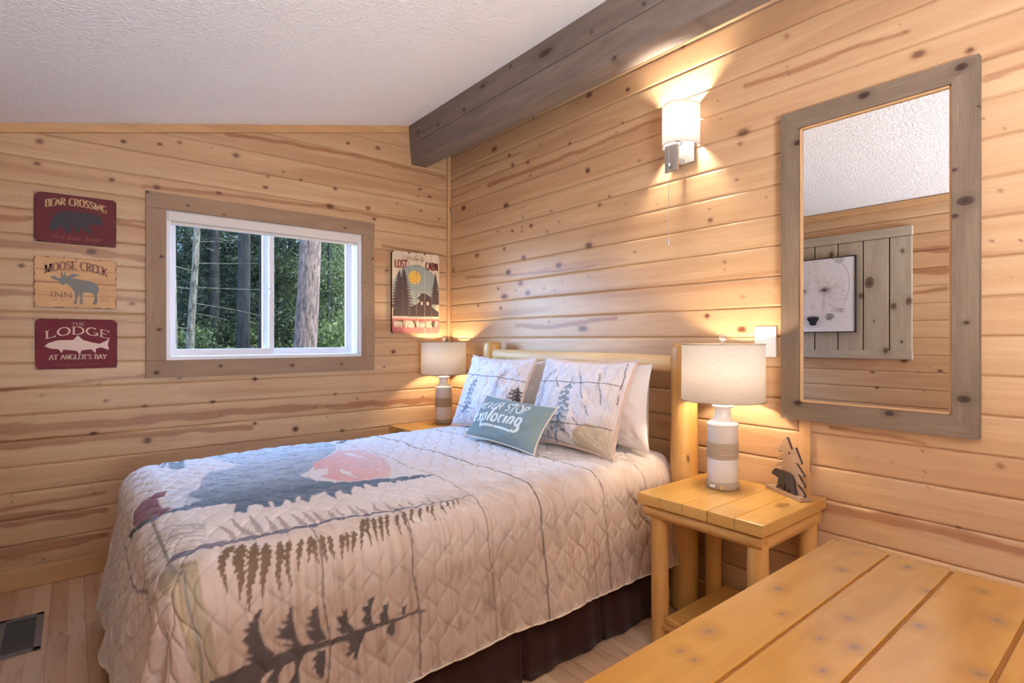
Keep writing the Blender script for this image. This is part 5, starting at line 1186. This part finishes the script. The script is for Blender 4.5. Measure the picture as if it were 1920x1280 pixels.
# ------------------------------------------------------------------ pillows
def pillow_surf(w, h, th, seed, ear=.03, p=2.4):
    def f(a, b, side):
        """a,b in -1..1 ; returns x,y,z arrays local"""
        ca = 1 - .075 * (1 - np.abs(b) ** 2) * np.abs(a) ** 3; cb = 1 - .10 * (1 - np.abs(a) ** 2) * np.abs(b) ** 3
        X = a * w / 2 * ca + 0.0 * b; Z = (b * h / 2 * cb) + h / 2
        T = th / 2 * ((1 - np.abs(a) ** p) ** .62) * ((1 - np.abs(b) ** p) ** .62)
        n = (vnoise(a * 3 + 20 + side, b * 3 + 20, seed) - .5) * .022 + (vnoise(a * 9 + 20, b * 7 + 20 + side, seed + 1) - .5) * .010 + (vnoise(a * 26 + 40, b * 20 + 40 + side, seed + 2) - .5) * .003
        e = np.clip((1 - np.maximum(np.abs(a), np.abs(b))) * 5, 0, 1)
        # radial creases toward corners
        ang = np.arctan2(1 - np.abs(b), 1 - np.abs(a) + 1e-6); rr = np.hypot(1 - np.abs(a), 1 - np.abs(b))
        cre = np.sin(ang * 22) * .005 * np.clip(1 - rr * 1.6, 0, 1) * np.clip(rr * 6, 0, 1)
        T = T + (n + cre) * e
        return X, side * -1 * np.maximum(T, .0015), Z
    return f
def make_pillow(name, label, cat, loc, lean, w, h, th, seed, mf, mback, painter=None, res=.005, group=None, rz=-PI / 2, piping=None, roll=0.0, quilted=False, flange=None):
    t = thing(name, label, cat, loc, 0, group); t.rotation_euler = (-lean, roll, rz)
    f = pillow_surf(w, h, th, seed)
    nx, nz = int(w / res), int(h / res)
    ga = np.linspace(-1, 1, nx); gb_ = np.linspace(-1, 1, nz)
    ga = np.sign(ga) * (1 - (1 - np.abs(ga)) ** 1.15); gb_ = np.sign(gb_) * (1 - (1 - np.abs(gb_)) ** 1.15)
    a, b = np.meshgrid(ga, gb_, indexing='ij')
    X, Y, Z = f(a, b, 1)
    if quilted:
        dist = ogee(X, Z, .075, .16, .03)
        Y = Y + (.0035 * np.exp(-(dist / .004) ** 2) - .002 * np.minimum(dist / .02, 1)) * np.clip((1 - np.maximum(np.abs(a), np.abs(b))) * 10, 0, 1)
        Y = Y - vnoise(X * 40 + 50, Z * 30 + 50, seed + 3) * .004
    Cp = None
    u = (a + 1) / 2; v = (b + 1) / 2
    if painter: Cp = painter(u, v, w, h, X, Z)
    P = np.stack([X, Y, Z], -1)
    grid_mesh('front_panel', P, mf, np.stack([X, Z], -1), Cp, t)
    r2 = 1 if mback is not None else 0
    Xb, Yb, Zb = f(a, b, -1)
    Pb = np.stack([Xb, Yb, Zb], -1)[::-1]
    grid_mesh('back_panel', Pb, mback, np.stack([Xb, Zb], -1)[::-1], None, t)
    ringp = [(P[i, 0]) for i in range(0, nx, 2)] + [P[-1, j] for j in range(0, nz, 2)] + [P[i, -1] for i in range(nx - 1, -1, -2)] + [P[0, j] for j in range(nz - 1, -1, -2)]
    ringp = [(p[0], 0, p[2]) for p in ringp]; ringp.append(ringp[0])
    if piping: mb = MB(); mb.tube(ringp, [piping[0]], 8, False); mb.build('piping', piping[1], t)
    if flange:
        mb = MB(); c = (0, h / 2); vs = []; n = len(ringp)
        for k, p in enumerate(ringp):
            s_ = 1 + flange / (w / 2) ; s2 = 1 + flange / (h / 2)
            vs.append((p[0], 0.0, p[2])); vs.append((p[0] * s_, .004 * math.sin(k * .9), (p[2] - h / 2) * s2 + h / 2))
        fs = [[2 * k, 2 * k + 1, 2 * k + 3, 2 * k + 2] for k in range(n - 1)]
        mb.add(vs, fs, [[(vs[i][0], vs[i][2]) for i in q_] for q_ in fs], True)
        fo = mb.build('flange', mback, t); so = fo.modifiers.new('thickness', 'SOLIDIFY'); so.thickness = .004
    return t, f

make_pillow('bed_pillow', 'plain white bed pillow standing behind the right-hand printed sham', 'pillow', (-.235, -1.765, .715), .05, .68, .42, .17, 5, M['white_cotton'], M['white_cotton'], res=.009, group='white bed pillows against the headboard')
make_pillow('bed_pillow', 'plain white bed pillow mostly hidden behind the left-hand printed sham', 'pillow', (-.235, -1.055, .715), .05, .66, .415, .17, 15, M['white_cotton'], M['white_cotton'], res=.009, group='white bed pillows against the headboard')

SHW = lin(226, 220, 222)
def feather(U, V, Cp, pts, w, h, col, n, ln, sw=.004, droop=-.6):
    """printed conifer: stem + needles"""
    P2 = [(p[0] * w, p[1] * h) for p in pts]
    over(Cp, stroke(U, V, P2, sw * .6, sw * 1.5), col)
    seg = [math.hypot(P2[i + 1][0] - P2[i][0], P2[i + 1][1] - P2[i][1]) for i in range(len(P2) - 1)]; T_ = sum(seg)
    for k in range(n):
        s = T_ * (k + .5) / n; i = 0
        while i < len(seg) - 1 and s > seg[i]: s -= seg[i]; i += 1
        fx = P2[i][0] + (P2[i + 1][0] - P2[i][0]) * s / seg[i]; fy = P2[i][1] + (P2[i + 1][1] - P2[i][1]) * s / seg[i]
        L = ln * (.35 + .65 * (k / n)) * (.8 + .4 * ((k * 37 % 10) / 10))
        for sg in (-1, 1):
            mid = (fx + sg * L * .55, fy + droop * L * .35); tip = (fx + sg * L, fy + droop * L * 1.0 + .3 * L * (k % 2))
            over(Cp, stroke(U, V, [(fx, fy), mid, tip], .0035, .0012), col)
def boughs(U, V, Cp, pts, w, h, col, levels, ln, sw):
    P2 = [(p[0] * w, p[1] * h) for p in pts]
    over(Cp, stroke(U, V, P2, .003, sw), col)
    seg = [math.hypot(P2[i + 1][0] - P2[i][0], P2[i + 1][1] - P2[i][1]) for i in range(len(P2) - 1)]; T_ = sum(seg)
    for k in range(levels):
        s = T_ * (.12 + .68 * k / levels); i = 0
        while i < len(seg) - 1 and s > seg[i]: s -= seg[i]; i += 1
        fx = P2[i][0] + (P2[i + 1][0] - P2[i][0]) * s / seg[i]; fy = P2[i][1] + (P2[i + 1][1] - P2[i][1]) * s / seg[i]
        L = ln * (.35 + .65 * (k + 1) / levels)
        for sg in (-1, 1):
            c = [(fx, fy), (fx + sg * L * .4, fy - L * .42), (fx + sg * L, fy - L * .30)]
            over(Cp, stroke(U, V, c, .013, .004), col)
            for j in range(5):
                bx = fx + sg * L * (.25 + .17 * j); by = fy - L * .38
                over(Cp, stroke(U, V, [(bx, by), (bx + sg * .004, by - .016)], .006, .002), col)
def paint_near(u, v, w, h, X, Z):
    U = u * w; V = v * h; Cp = np.ones(u.shape + (3,)) * np.array(SHW)
    e = DAT['n_e'][0]
    right = np.clip((u - .55) * 1.6, 0, 1) * np.clip(1.1 - v, 0, 1)
    over(Cp, right * .75, lin(204, 188, 168))
    over(Cp, (((u - e[0]) * w / .105) ** 2 + ((v - e[1]) * h / .095) ** 2 < 1), lin(194, 176, 150))
    over(Cp, np.clip((u - .72) * 5, 0, 1) * np.clip((.42 - v) * 4, 0, 1), lin(194, 176, 150))
    over(Cp, np.clip((vnoise(U * 160, V * 10 + 9, 3) - .62) * 4, 0, .3), lin(176, 164, 156))
    S_ = lambda p: [(q[0] * w, q[1] * h) for q in p]
    feather(U, V, Cp, DAT['n_a'], w, h, lin(128, 136, 146), 26, .042)
    boughs(U, V, Cp, DAT['n_b'], w, h, lin(122, 140, 154), 8, .055, .013)
    for p in DAT['n_h']: over(Cp, stroke(U, V, S_(p), .0045), lin(96, 84, 84))
    for p in DAT['n_s']: over(Cp, stroke(U, V, S_(p), .005), lin(84, 74, 76))
    return Cp
def paint_far(u, v, w, h, X, Z):
    U = u * w; V = v * h; Cp = np.ones(u.shape + (3,)) * np.array(SHW)
    over(Cp, np.clip((u - .6) * 1.6, 0, 1) * .35, lin(206, 196, 188))
    over(Cp, np.clip((vnoise(U * 160, V * 10 + 9, 5) - .62) * 4, 0, .3), lin(176, 164, 156))
    S_ = lambda p: [(q[0] * w, q[1] * h) for q in p]
    boughs(U, V, Cp, DAT['f_a'], w, h, lin(132, 146, 158), 8, .05, .012)
    feather(U, V, Cp, DAT['f_b'], w, h, lin(130, 128, 134), 22, .045)
    boughs(U, V, Cp, DAT['f_p'], w, h, lin(66, 58, 60), 6, .085, .006)
    for p in DAT['f_h']: over(Cp, stroke(U, V, S_(p), .0045), lin(104, 98, 106))
    for p in DAT['f_s']: over(Cp, stroke(U, V, S_(p), .004), lin(104, 98, 106))
    return Cp
make_pillow('pillow_sham', 'quilted sham printed with blue pine and beige patch, right of the two', 'pillow', (-.445, -1.745, .715), .39, .62, .465, .15, 25, M['sham'], M['sham_back'], paint_near, .0042, 'quilted printed shams', piping=(.004, M['sham_back']), quilted=True, flange=.014)
make_pillow('pillow_sham', 'quilted sham printed with a dark pine, left of the two near the corner lamp', 'pillow', (-.445, -1.045, .715), .37, .62, .455, .15, 35, M['sham'], M['sham_back'], paint_far, .0042, 'quilted printed shams', piping=(.004, M['sham_back']), quilted=True, flange=.014)

t, f = make_pillow('lumbar_pillow', 'small grey-green oblong cushion reading NEVER STOP exploring with cream piping', 'cushion', (-.668, -1.490, .722), .62, .57, .255, .12, 45, M['teal_fabric'], M['teal_fabric'], None, .008, piping=(.0045, M['piping']), roll=.03)
def on_pillow(x0, y0, bend=0.0):
    def fn(x, y, W):
        px = x0 + x; pz = y0 + y + bend * (1 - 4 * (x / W - .5) ** 2)
        a = np.array(px / .285); b = np.array((pz - .1275) / .1275)
        X, Y, Z = f(np.clip(a, -.97, .97), np.clip(b, -.97, .97), 1)
        return (px, float(Y) - .0016, pz)
    return fn
def tilt(fn, k): return lambda x, y, W: fn(x, y + k * x, W)
ink('printed_words', [lettering('NEVER STOP', .046, tilt(on_pillow(-.232, .150, .003), .045), width=.385, thick=.2, thin=.15, serif=False, slant=.12),
    lettering('exploring', .084, tilt(on_pillow(-.238, .076, .004), .06), width=.395, thick=.20, thin=.11, serif=False, slant=.12),
    lettering('I', .20, lambda x, y, W: on_pillow(-.13, .032)(y * 1.2, .010 * math.sin(y * 14) + x, 1), thick=.055, thin=.05, serif=False)], M['print_white'], t)

# ------------------------------------------------------------------ nightstands
def make_nightstand(label):
    t = thing('nightstand', label, 'nightstand', (-.27, -2.523, 0), 0, 'log nightstands beside the bed')
    X0, X1 = -.26, .26
    for k in range(5):
        y0 = .261 - k * .1045; y1 = y0 - .1030
        mb = MB(); mb.box((X0, y1, .582), (X1, y0, .625), 0, .003); mb.build('top_plank', M['yellow'], t)
    for lo, hi in (((X0 + .03, -.237, .0), None),): pass
    mb = MB(); mb.log((X0 + .035, .245, .556), (X0 + .035, -.245, .556), .027, .027, 8, 14, .02); mb.build('apron_rail', M['yellow_log'], t)
    mb = MB(); mb.log((X1 - .035, .245, .556), (X1 - .035, -.245, .556), .027, .027, 8, 14, .02); mb.build('apron_rail', M['yellow_log'], t)
    for y in (-.222, .222):
        mb = MB(); mb.log((X0 + .06, y, .545), (X1 - .01, y, .545), .030, .030, 8, 14, .02); mb.build('side_rail', M['yellow_log'], t)
    for x in (-.205, .195):
        for y in (-.215, .19):
            mb = MB(); mb.log((x, y, 0), (x, y, .545), .036, .034, 10, 18, .03); mb.build('leg', M['yellow_log'], t)
    for x in (-.205, .195):
        mb = MB(); mb.log((x, .19, .10), (x, -.215, .10), .024, .024, 8, 12, .02); mb.build('stretcher', M['yellow_log'], t)
    for k in range(4):
        y0 = .15 - k * .087
        mb = MB(); mb.box((X0 + .03, y0 - .083, .124), (X1 - .04, y0, .146), 0, .003); mb.build('shelf_plank', M['yellow'], t)
    return t
def copy_tree(o, parent=None):
    c = o.copy(); COL.objects.link(c); c.parent = parent
    for ch in list(o.children): copy_tree(ch, c)
    return c
ns = make_nightstand('pine log nightstand with plank top in the foreground beside the bed')
ns2 = copy_tree(ns); ns2.location = (-.275, -.295, 0)
ns2['label'] = 'pine log nightstand in the corner, mostly hidden behind the bed'

# ------------------------------------------------------------------ lamps
def make_lamp(label):
    t = thing('table_lamp', label, 'lamp', (-.19, -2.443, .6255), 0, 'table lamps on the nightstands')
    mb = MB(); mb.lathe([(.0001, 0), (.066, 0), (.0675, .004), (.0665, .026), (.060, .029), (.0001, .029)]); b = mb.build('base', M['taupe'], t)
    mb = MB(); mb.lathe([(.059, .0285), (.0615, .034), (.0612, .124), (.0601, .1255), (.0575, .13), (.0575, .19), (.0595, .193), (.0608, .195), (.0605, .262)]); mb.build('body', M['grey_ceramic'], t)
    mb = MB(); mb.lathe([(.0600, .262), (.0635, .264), (.0645, .270), (.060, .276), (.046, .286), (.036, .293), (.0325, .300), (.032, .330), (.034, .336), (.042, .339), (.0435, .343), (.042, .348), (.030, .350), (.0001, .350)]); mb.build('neck', M['ceramic'], t)
    mb = MB(); n = 9
    for k in range(n):
        z = .1255 + (.0675) * (k + .5) / n
        pts = [(.0605 * math.cos(a), .0605 * math.sin(a), z) for a in [2 * PI * i / 48 for i in range(49)]]
        mb.tube(pts, [.0038], 8, False)
    mb.build('rope_band', M['rope'], t)
    mb = MB(); mb.lathe([(.008, .35), (.008, .62)], seg=12); mb.build('stem', M['crystal'], t)
    mb = MB(); mb.lathe([(.0001, .605), (.006, .605), (.008, .612), (.008, .618)], seg=14); mb.sphere((0, 0, .634), .0155, 18); mb.build('finial', M['crystal'], t)
    mb = MB()
    prof = [(.167, .368), (.166, .605)]
    mb.lathe(prof, seg=72); s = mb.build('shade', M['linen'], t)
    so = s.modifiers.new('thickness', 'SOLIDIFY'); so.thickness = .0015
    for z, r in ((.368, .1673), (.605, .1663)):
        mb = MB(); mb.tube([(r * math.cos(a), r * math.sin(a), z) for a in [2 * PI * i / 60 for i in range(61)]], [.0022], 6, False); mb.build('shade_trim', M['taupe'], t)
    mb = MB()
    for a in (0, 2 * PI / 3, 4 * PI / 3): mb.tube([(0, 0, .603), (.165 * math.cos(a), .165 * math.sin(a), .603)], [.0016], 6)
    mb.build('spider', M['steel'], t)
    mb = MB(); mb.sphere((0, 0, .50), .028, 16, (1, 1, 1.25)); mb.build('bulb', M['bulb'], t)
    d = Vector((-.88, -.47, 0)).normalized()
    mb = MB(); c = d * .0665
    mb.tube([tuple(c + Vector((0, 0, .014))), tuple(d * .077 + Vector((0, 0, .014)))], [.0095], 16)
    k = mb.build('knob', M['brass_knob'], t)
    # paper label on the base, left of the knob
    a0 = math.atan2(d.y, d.x)
    mb = MB(); vs = []; 
    for i in range(7):
        a = a0 - .42 - i * .06
        for z in (.010, .020): vs.append((.0682 * math.cos(a), .0682 * math.sin(a), z))
    fs = [[2 * i, 2 * i + 1, 2 * i + 3, 2 * i + 2] for i in range(6)]
    mb.add(vs, fs, [[(0, 0)] * 4] * 6); mb.build('sticker', M['white_plastic'], t)
    return t
lamp = make_lamp('white ceramic lamp with rope band and drum shade on the near nightstand')
l2 = copy_tree(lamp); l2.location = (-.177, -.200, .6255)
l2['label'] = 'white ceramic lamp with rope band glowing in the room corner'

# ------------------------------------------------------------------ tree and bear ornament
t = thing('bear_ornament', 'cut-out wooden ornament of two pines and a dark bear on the near nightstand', 'ornament', (-.052, -2.574, .6255))
dirv = Vector((-.098, -.182, 0)).normalized(); t.rotation_euler = (0, 0, math.atan2(dirv.y, dirv.x))
# local x along plate, y depth (behind = +y after rotation check)
mb = MB(); mb.box((0, -.014, 0), (.205, .030, .017), 0, .001); mb.build('plinth', M['decor_wood'], t)
def cut(name, pts, y0, y1, m):
    mb = MB(); mb.prism(pts, lambda a, b, d: (a, d, max(b, .0) ), y0, y1); o = mb.build(name, m, t)
    o.data.materials.append(M['decor_edge'])
    for p in o.data.polygons:
        if abs(p.normal.y) < .5: p.material_index = 1
    return o
lift = lambda P_: [(a, b + .015) for a, b in P_]
cut('pine_cutout', [(a, max(b, .017)) for a, b in lift(DAT['dt1'])], -.002 + .012, .008 + .012, M['decor_wood'])
cut('pine_cutout', [(a, max(b, .017)) for a, b in lift(DAT['dt2'])], -.001, .008, M['decor_wood'])
cut('bear_cutout', [(a, max(b, .017)) for a, b in lift(DAT['dbear'])], -.011, -.002, M['dark_bear'])

# ------------------------------------------------------------------ dresser
t = thing('dresser', 'low glossy pine dresser with wide plank top in the right foreground', 'dresser', (-1.47, -3.36, 0))
yy = [.25, .123, .006, -.131, -.250]
for a, b in zip(yy[:-1], yy[1:]):
    mb = MB(); mb.box((-.60, b + .0034, .712), (.625, a - .0034, .75), 0, .0012); mb.build('top_plank', M['dresser'], t)
mb = MB(); mb.box((-.598, -.248, .705), (.623, .248, .7465), 0); mb.build('seam_board', wood('seam_brown_wood', lin(140, 88, 30), lin(120, 72, 22), knots=0), t)  # darker brown board, seen in the joints between the top planks
mb = MB(); mb.box((-.57, -.225, .10), (.595, .205, .705), 0, .004); mb.build('carcass', M['yellow'], t)
for x in (-.555, .58):
    for y in (-.20, .20):
        mb = MB(); mb.log((x, y, 0), (x, y, .704), .036, .036, 8, 14, .03); mb.build('leg', M['yellow_log'], t)
for i in range(2):
    for j in range(3):
        x0 = -.50 + i * .52; z0 = .14 + j * .185
        mb = MB(); mb.box((x0, .204, z0), (x0 + .50, .222, z0 + .165), 0, .004); dr = mb.build('drawer', M['yellow'], t)
        mb = MB(); mb.sphere((x0 + .25, .238, z0 + .082), .016, 14); mb.tube([(x0 + .25, .22, z0 + .082), (x0 + .25, .236, z0 + .082)], [.007], 10); mb.build('knob', M['yellow_log'], dr)

# ------------------------------------------------------------------ floor register
t = thing('floor_vent', 'dark grey metal floor register set in the boards by the left wall', 'floor vent', (-2.505, -.575, 0))
mb = MB()
for lo, hi in (((-.075, -.19, .0006), (.075, -.165, .006)), ((-.075, .165, .0006), (.075, .19, .006)), ((-.075, -.19, .0006), (-.05, .19, .006)), ((.05, -.19, .0006), (.075, .19, .006))): mb.box(lo, hi, 0, .001)
mb.build('rim', M['vent'], t)
mb = MB(); mb.box((-.052, -.168, .0004), (.052, .168, .0012)); mb.build('duct', M['vent_dark'], t)
mb = MB()
for k in range(26): 
    y = -.158 + k * .01262
    mb.box((-.052, y - .0012, .002), (.052, y + .0012, .0036))
mb.build('louvres', M['vent'], t)

# ------------------------------------------------------------------ outside : forest
gm = MB()
n = 28
vs = []; fs = []
for i in range(n + 1):
    for j in range(n + 1):
        X = -14 + 34 * i / n; Y = .6 + 30 * j / n
        vs.append((X, Y, -.5 + .11 * max(0, Y - 2) + .5 * max(0, Y - 15) + .12 * math.sin(X * 1.3) * math.sin(Y * .9)))
for i in range(n):
    for j in range(n): a = i * (n + 1) + j; fs.append([a, a + n + 1, a + n + 2, a + 1])
gm.add(vs, fs, [[(0, 0)] * 4 for _ in fs], True)
tag(gm.build('ground', M['forest']), kind='structure')
def gz(X, Y): return -.5 + .11 * max(0, Y - 2) + .5 * max(0, Y - 15) + .12 * math.sin(X * 1.3) * math.sin(Y * .9) - .05
def foliage(centers, size, n, rs, elong=3.0):
    """triangular needle/leaf tufts; centers: function(rs,n)->(n,3) pos and (n,3) dir"""
    p, d = centers(rs, n)
    d = d / (np.linalg.norm(d, axis=1, keepdims=True) + 1e-9)
    r = rs.normal(size=(n, 3)); s = np.cross(d, r); s /= np.linalg.norm(s, axis=1, keepdims=True) + 1e-9
    L = size * (.5 + rs.rand(n, 1)); Wd = L / elong
    V = np.stack([p - s * Wd * .5, p + d * L * .5 + s * Wd * .1, p + d * L, p + s * Wd * .5], 1).reshape(-1, 3)
    F = np.arange(n * 4).reshape(n, 4)
    return V, F
def mesh_quads(name, V, F, m, parent):
    me = bpy.data.meshes.new(name); me.from_pydata([tuple(v) for v in V], [], [list(map(int, f)) for f in F]); me.materials.append(m)
    o = bpy.data.objects.new(name, me); COL.objects.link(o); o.parent = parent; return o
def conifer(X, Y, h, r, label, seed, n=5200, trunk=.12, mt='bark_dark', ml='needles', low=.05, leaf=.17, group='pines beyond the window'):
    rs = np.random.RandomState(seed)
    t = thing('pine_tree', label, 'tree', (X, Y, gz(X, Y)), 0, group)
    mb = MB(); mb.tube([(0, 0, 0), (.03, 0, h * .5), (0, 0, h)], [trunk, trunk * .7, .02], 10); mb.build('trunk', M[mt], t)
    def cen(rs, n):
        nb = 110; bh = low + (1 - low) * rs.rand(nb) ** 1.1; ba = rs.rand(nb) * 2 * PI; bl = r * (1.05 - bh) * (.7 + .5 * rs.rand(nb))
        k = rs.randint(0, nb, n); s = rs.rand(n) ** .6
        dx = np.cos(ba[k]); dy = np.sin(ba[k]); L = bl[k] * s
        p = np.stack([dx * L, dy * L, bh[k] * h - L * .25], 1) + rs.normal(size=(n, 3)) * .07 * (1 + 1.2 * s[:, None])
        d = np.stack([dx, dy, -.25 + 0 * dx], 1) + rs.normal(size=(n, 3)) * .55
        return p, d
    V, F = foliage(cen, leaf, n, rs, 4.5)
    mesh_quads('foliage', V, F, M[ml], t); return t
def bush(X, Y, rx, rz_, label, seed, n=3500, leaf=.09, ml='leaves', zc_=None, group='leafy shrubs beyond the window'):
    rs = np.random.RandomState(seed)
    t = thing('shrub', label, 'shrub', (X, Y, gz(X, Y)), 0, group)
    def cen(rs, n):
        nb = 34; c = rs.normal(size=(nb, 3)); c /= np.linalg.norm(c, axis=1, keepdims=True); c *= (.55 + .45 * rs.rand(nb, 1)); 
        k = rs.randint(0, nb, n); p = c[k] * np.array([rx, rx * .7, rz_]) + rs.normal(size=(n, 3)) * rx * .13
        p[:, 2] += rz_
        return p, rs.normal(size=(n, 3))
    V, F = foliage(cen, leaf, n, rs, 1.6)
    mesh_quads('foliage', V, F, M[ml], t)
    mb = MB(); mb.tube([(0, 0, 0), (.05, 0, rz_ * 1.2)], [.03, .01], 6); mb.build('stem', M['bark_dark'], t); return t
# thick near trunk, right pane
t = thing('big_pine', 'thick grey-barked pine trunk right outside the right window pane', 'tree', (.56, 5.0, gz(.56, 5.0)))
mb = MB(); mb.tube([(-.12, 0, 0), (-.06, 0, 1.2), (.0, 0, 2.3), (.05, 0, 3.6), (.10, 0, 5.5)], [.205, .182, .170, .158, .14], 28, True, .03); mb.build('trunk', M['bark'], t)
# thin leaning trunk with bare twigs, left pane
t = thing('thin_pine', 'slender pale trunk with bare twigs outside the left window pane', 'tree', (-1.06, 5.0, gz(-1.06, 5.0)))
mb = MB(); mb.tube([(-.02, 0, 0), (.0, 0, 1.4), (.06, 0, 2.4), (.10, 0, 3.4), (.14, 0, 5.0)], [.056, .050, .044, .042, .036], 12, True, .04); mb.build('trunk', M['bark_pale'], t)
for z, dx, dz, L in ((2.42, 1, .05, .75), (2.08, 1, .0, 1.0), (2.05, -1, .12, .9), (1.86, 1, -.20, .95), (1.72, 1, -.25, .4), (2.72, 1, .1, .5), (2.3, -1, .2, .5), (1.5, -1, .1, .5)):
    mb = MB(); x0 = .03 + (z - 1.4) * .04
    mb.tube([(x0, 0, z), (x0 + dx * L * .5, -.1, z + dz * L * .4), (x0 + dx * L, -.25, z + dz * L)], [.008, .006, .003], 6); mb.build('twig', M['bark_pale'], t)
t = thing('edge_pine', 'rough trunk at the far left edge of the left window pane', 'tree', (-1.40, 4.0, gz(-1.4, 4.0)))
mb = MB(); mb.tube([(.03, 0, 0), (.0, 0, 1.6), (-.02, 0, 3.0), (-.03, 0, 4.8)], [.06, .055, .05, .045], 14, True, .05); mb.build('trunk', M['bark_pale'], t)
for k, (X, Y, r, hh) in enumerate(((.28, 8.0, .13, 7.5), (.52, 7.6, .07, 7.0), (-.05, 9.0, .10, 8.0))):
    t = thing('dark_trunk', ('dark trunk among the pines, widest in the left pane', 'thin dark trunk just left of the window mullion', 'dark trunk deep behind the slender pale one')[k], 'tree', (X, Y, gz(X, Y)), 0, 'bare dark trunks beyond the window')
    mb = MB(); mb.tube([(0, 0, 0), (.03, 0, hh * .5), (.0, 0, hh)], [r, r * .85, r * .5], 10, True, .04); mb.build('trunk', M['bark_dark'], t)
HZ = [(-1.2, 9.5, 8, 1.9), (.1, 10.5, 9, 2.1), (1.1, 9.6, 8.5, 1.7), (-.3, 13, 10, 2.5), (1.6, 13, 10, 2.5), (3.0, 14, 10, 2.5), (4.6, 15, 10, 2.6), (-2.4, 12, 9, 2.0), (2.4, 17, 11, 3.0), (.6, 17, 11, 3.0), (4.2, 19, 12, 3.2), (6.4, 18.5, 12, 3.0)]
for i, (X, Y, h, r) in enumerate(HZ):
    conifer(X, Y, h, r, 'dark green pine crown in the shady woods beyond the window', 100 + i, n=11000 if i < 8 else 8000, leaf=.19 if i < 8 else .32)
LT = [(2.2, 8.6, 5.5, 1.5, 'needles_light'), (3.0, 10.2, 6, 1.8, 'needles_light'), (1.6, 10.5, 5, 1.3, 'needles_light')]
for i, (X, Y, h, r, ml) in enumerate(LT):
    conifer(X, Y, h, r, 'lighter green young pine lit behind the right window pane', 200 + i, n=9000, trunk=.05, ml=ml, leaf=.13, group='young pines in the right pane')
BS = [(2.15, 7.0, .8, .9), (2.9, 8.2, 1.0, 1.1), (1.5, 7.6, .7, .7), (2.6, 9.3, 1.1, 1.6), (3.6, 10.0, 1.2, 2.1)]
for i, (X, Y, rx, rz_) in enumerate(BS): bush(X, Y, rx, rz_, 'yellow-green leafy shrub low behind the right window pane', 300 + i)
BS2 = [(-.9, 8.0, .8, .75), (.2, 8.6, .8, .8), (-.2, 7.2, .5, .55), (.9, 8.8, .6, .7)]
for i, (X, Y, rx, rz_) in enumerate(BS2): bush(X, Y, rx, rz_, 'dark low shrub under the pines in the left window pane', 320 + i, ml='needles_light', n=2500, group='dark shrubs in the left pane')
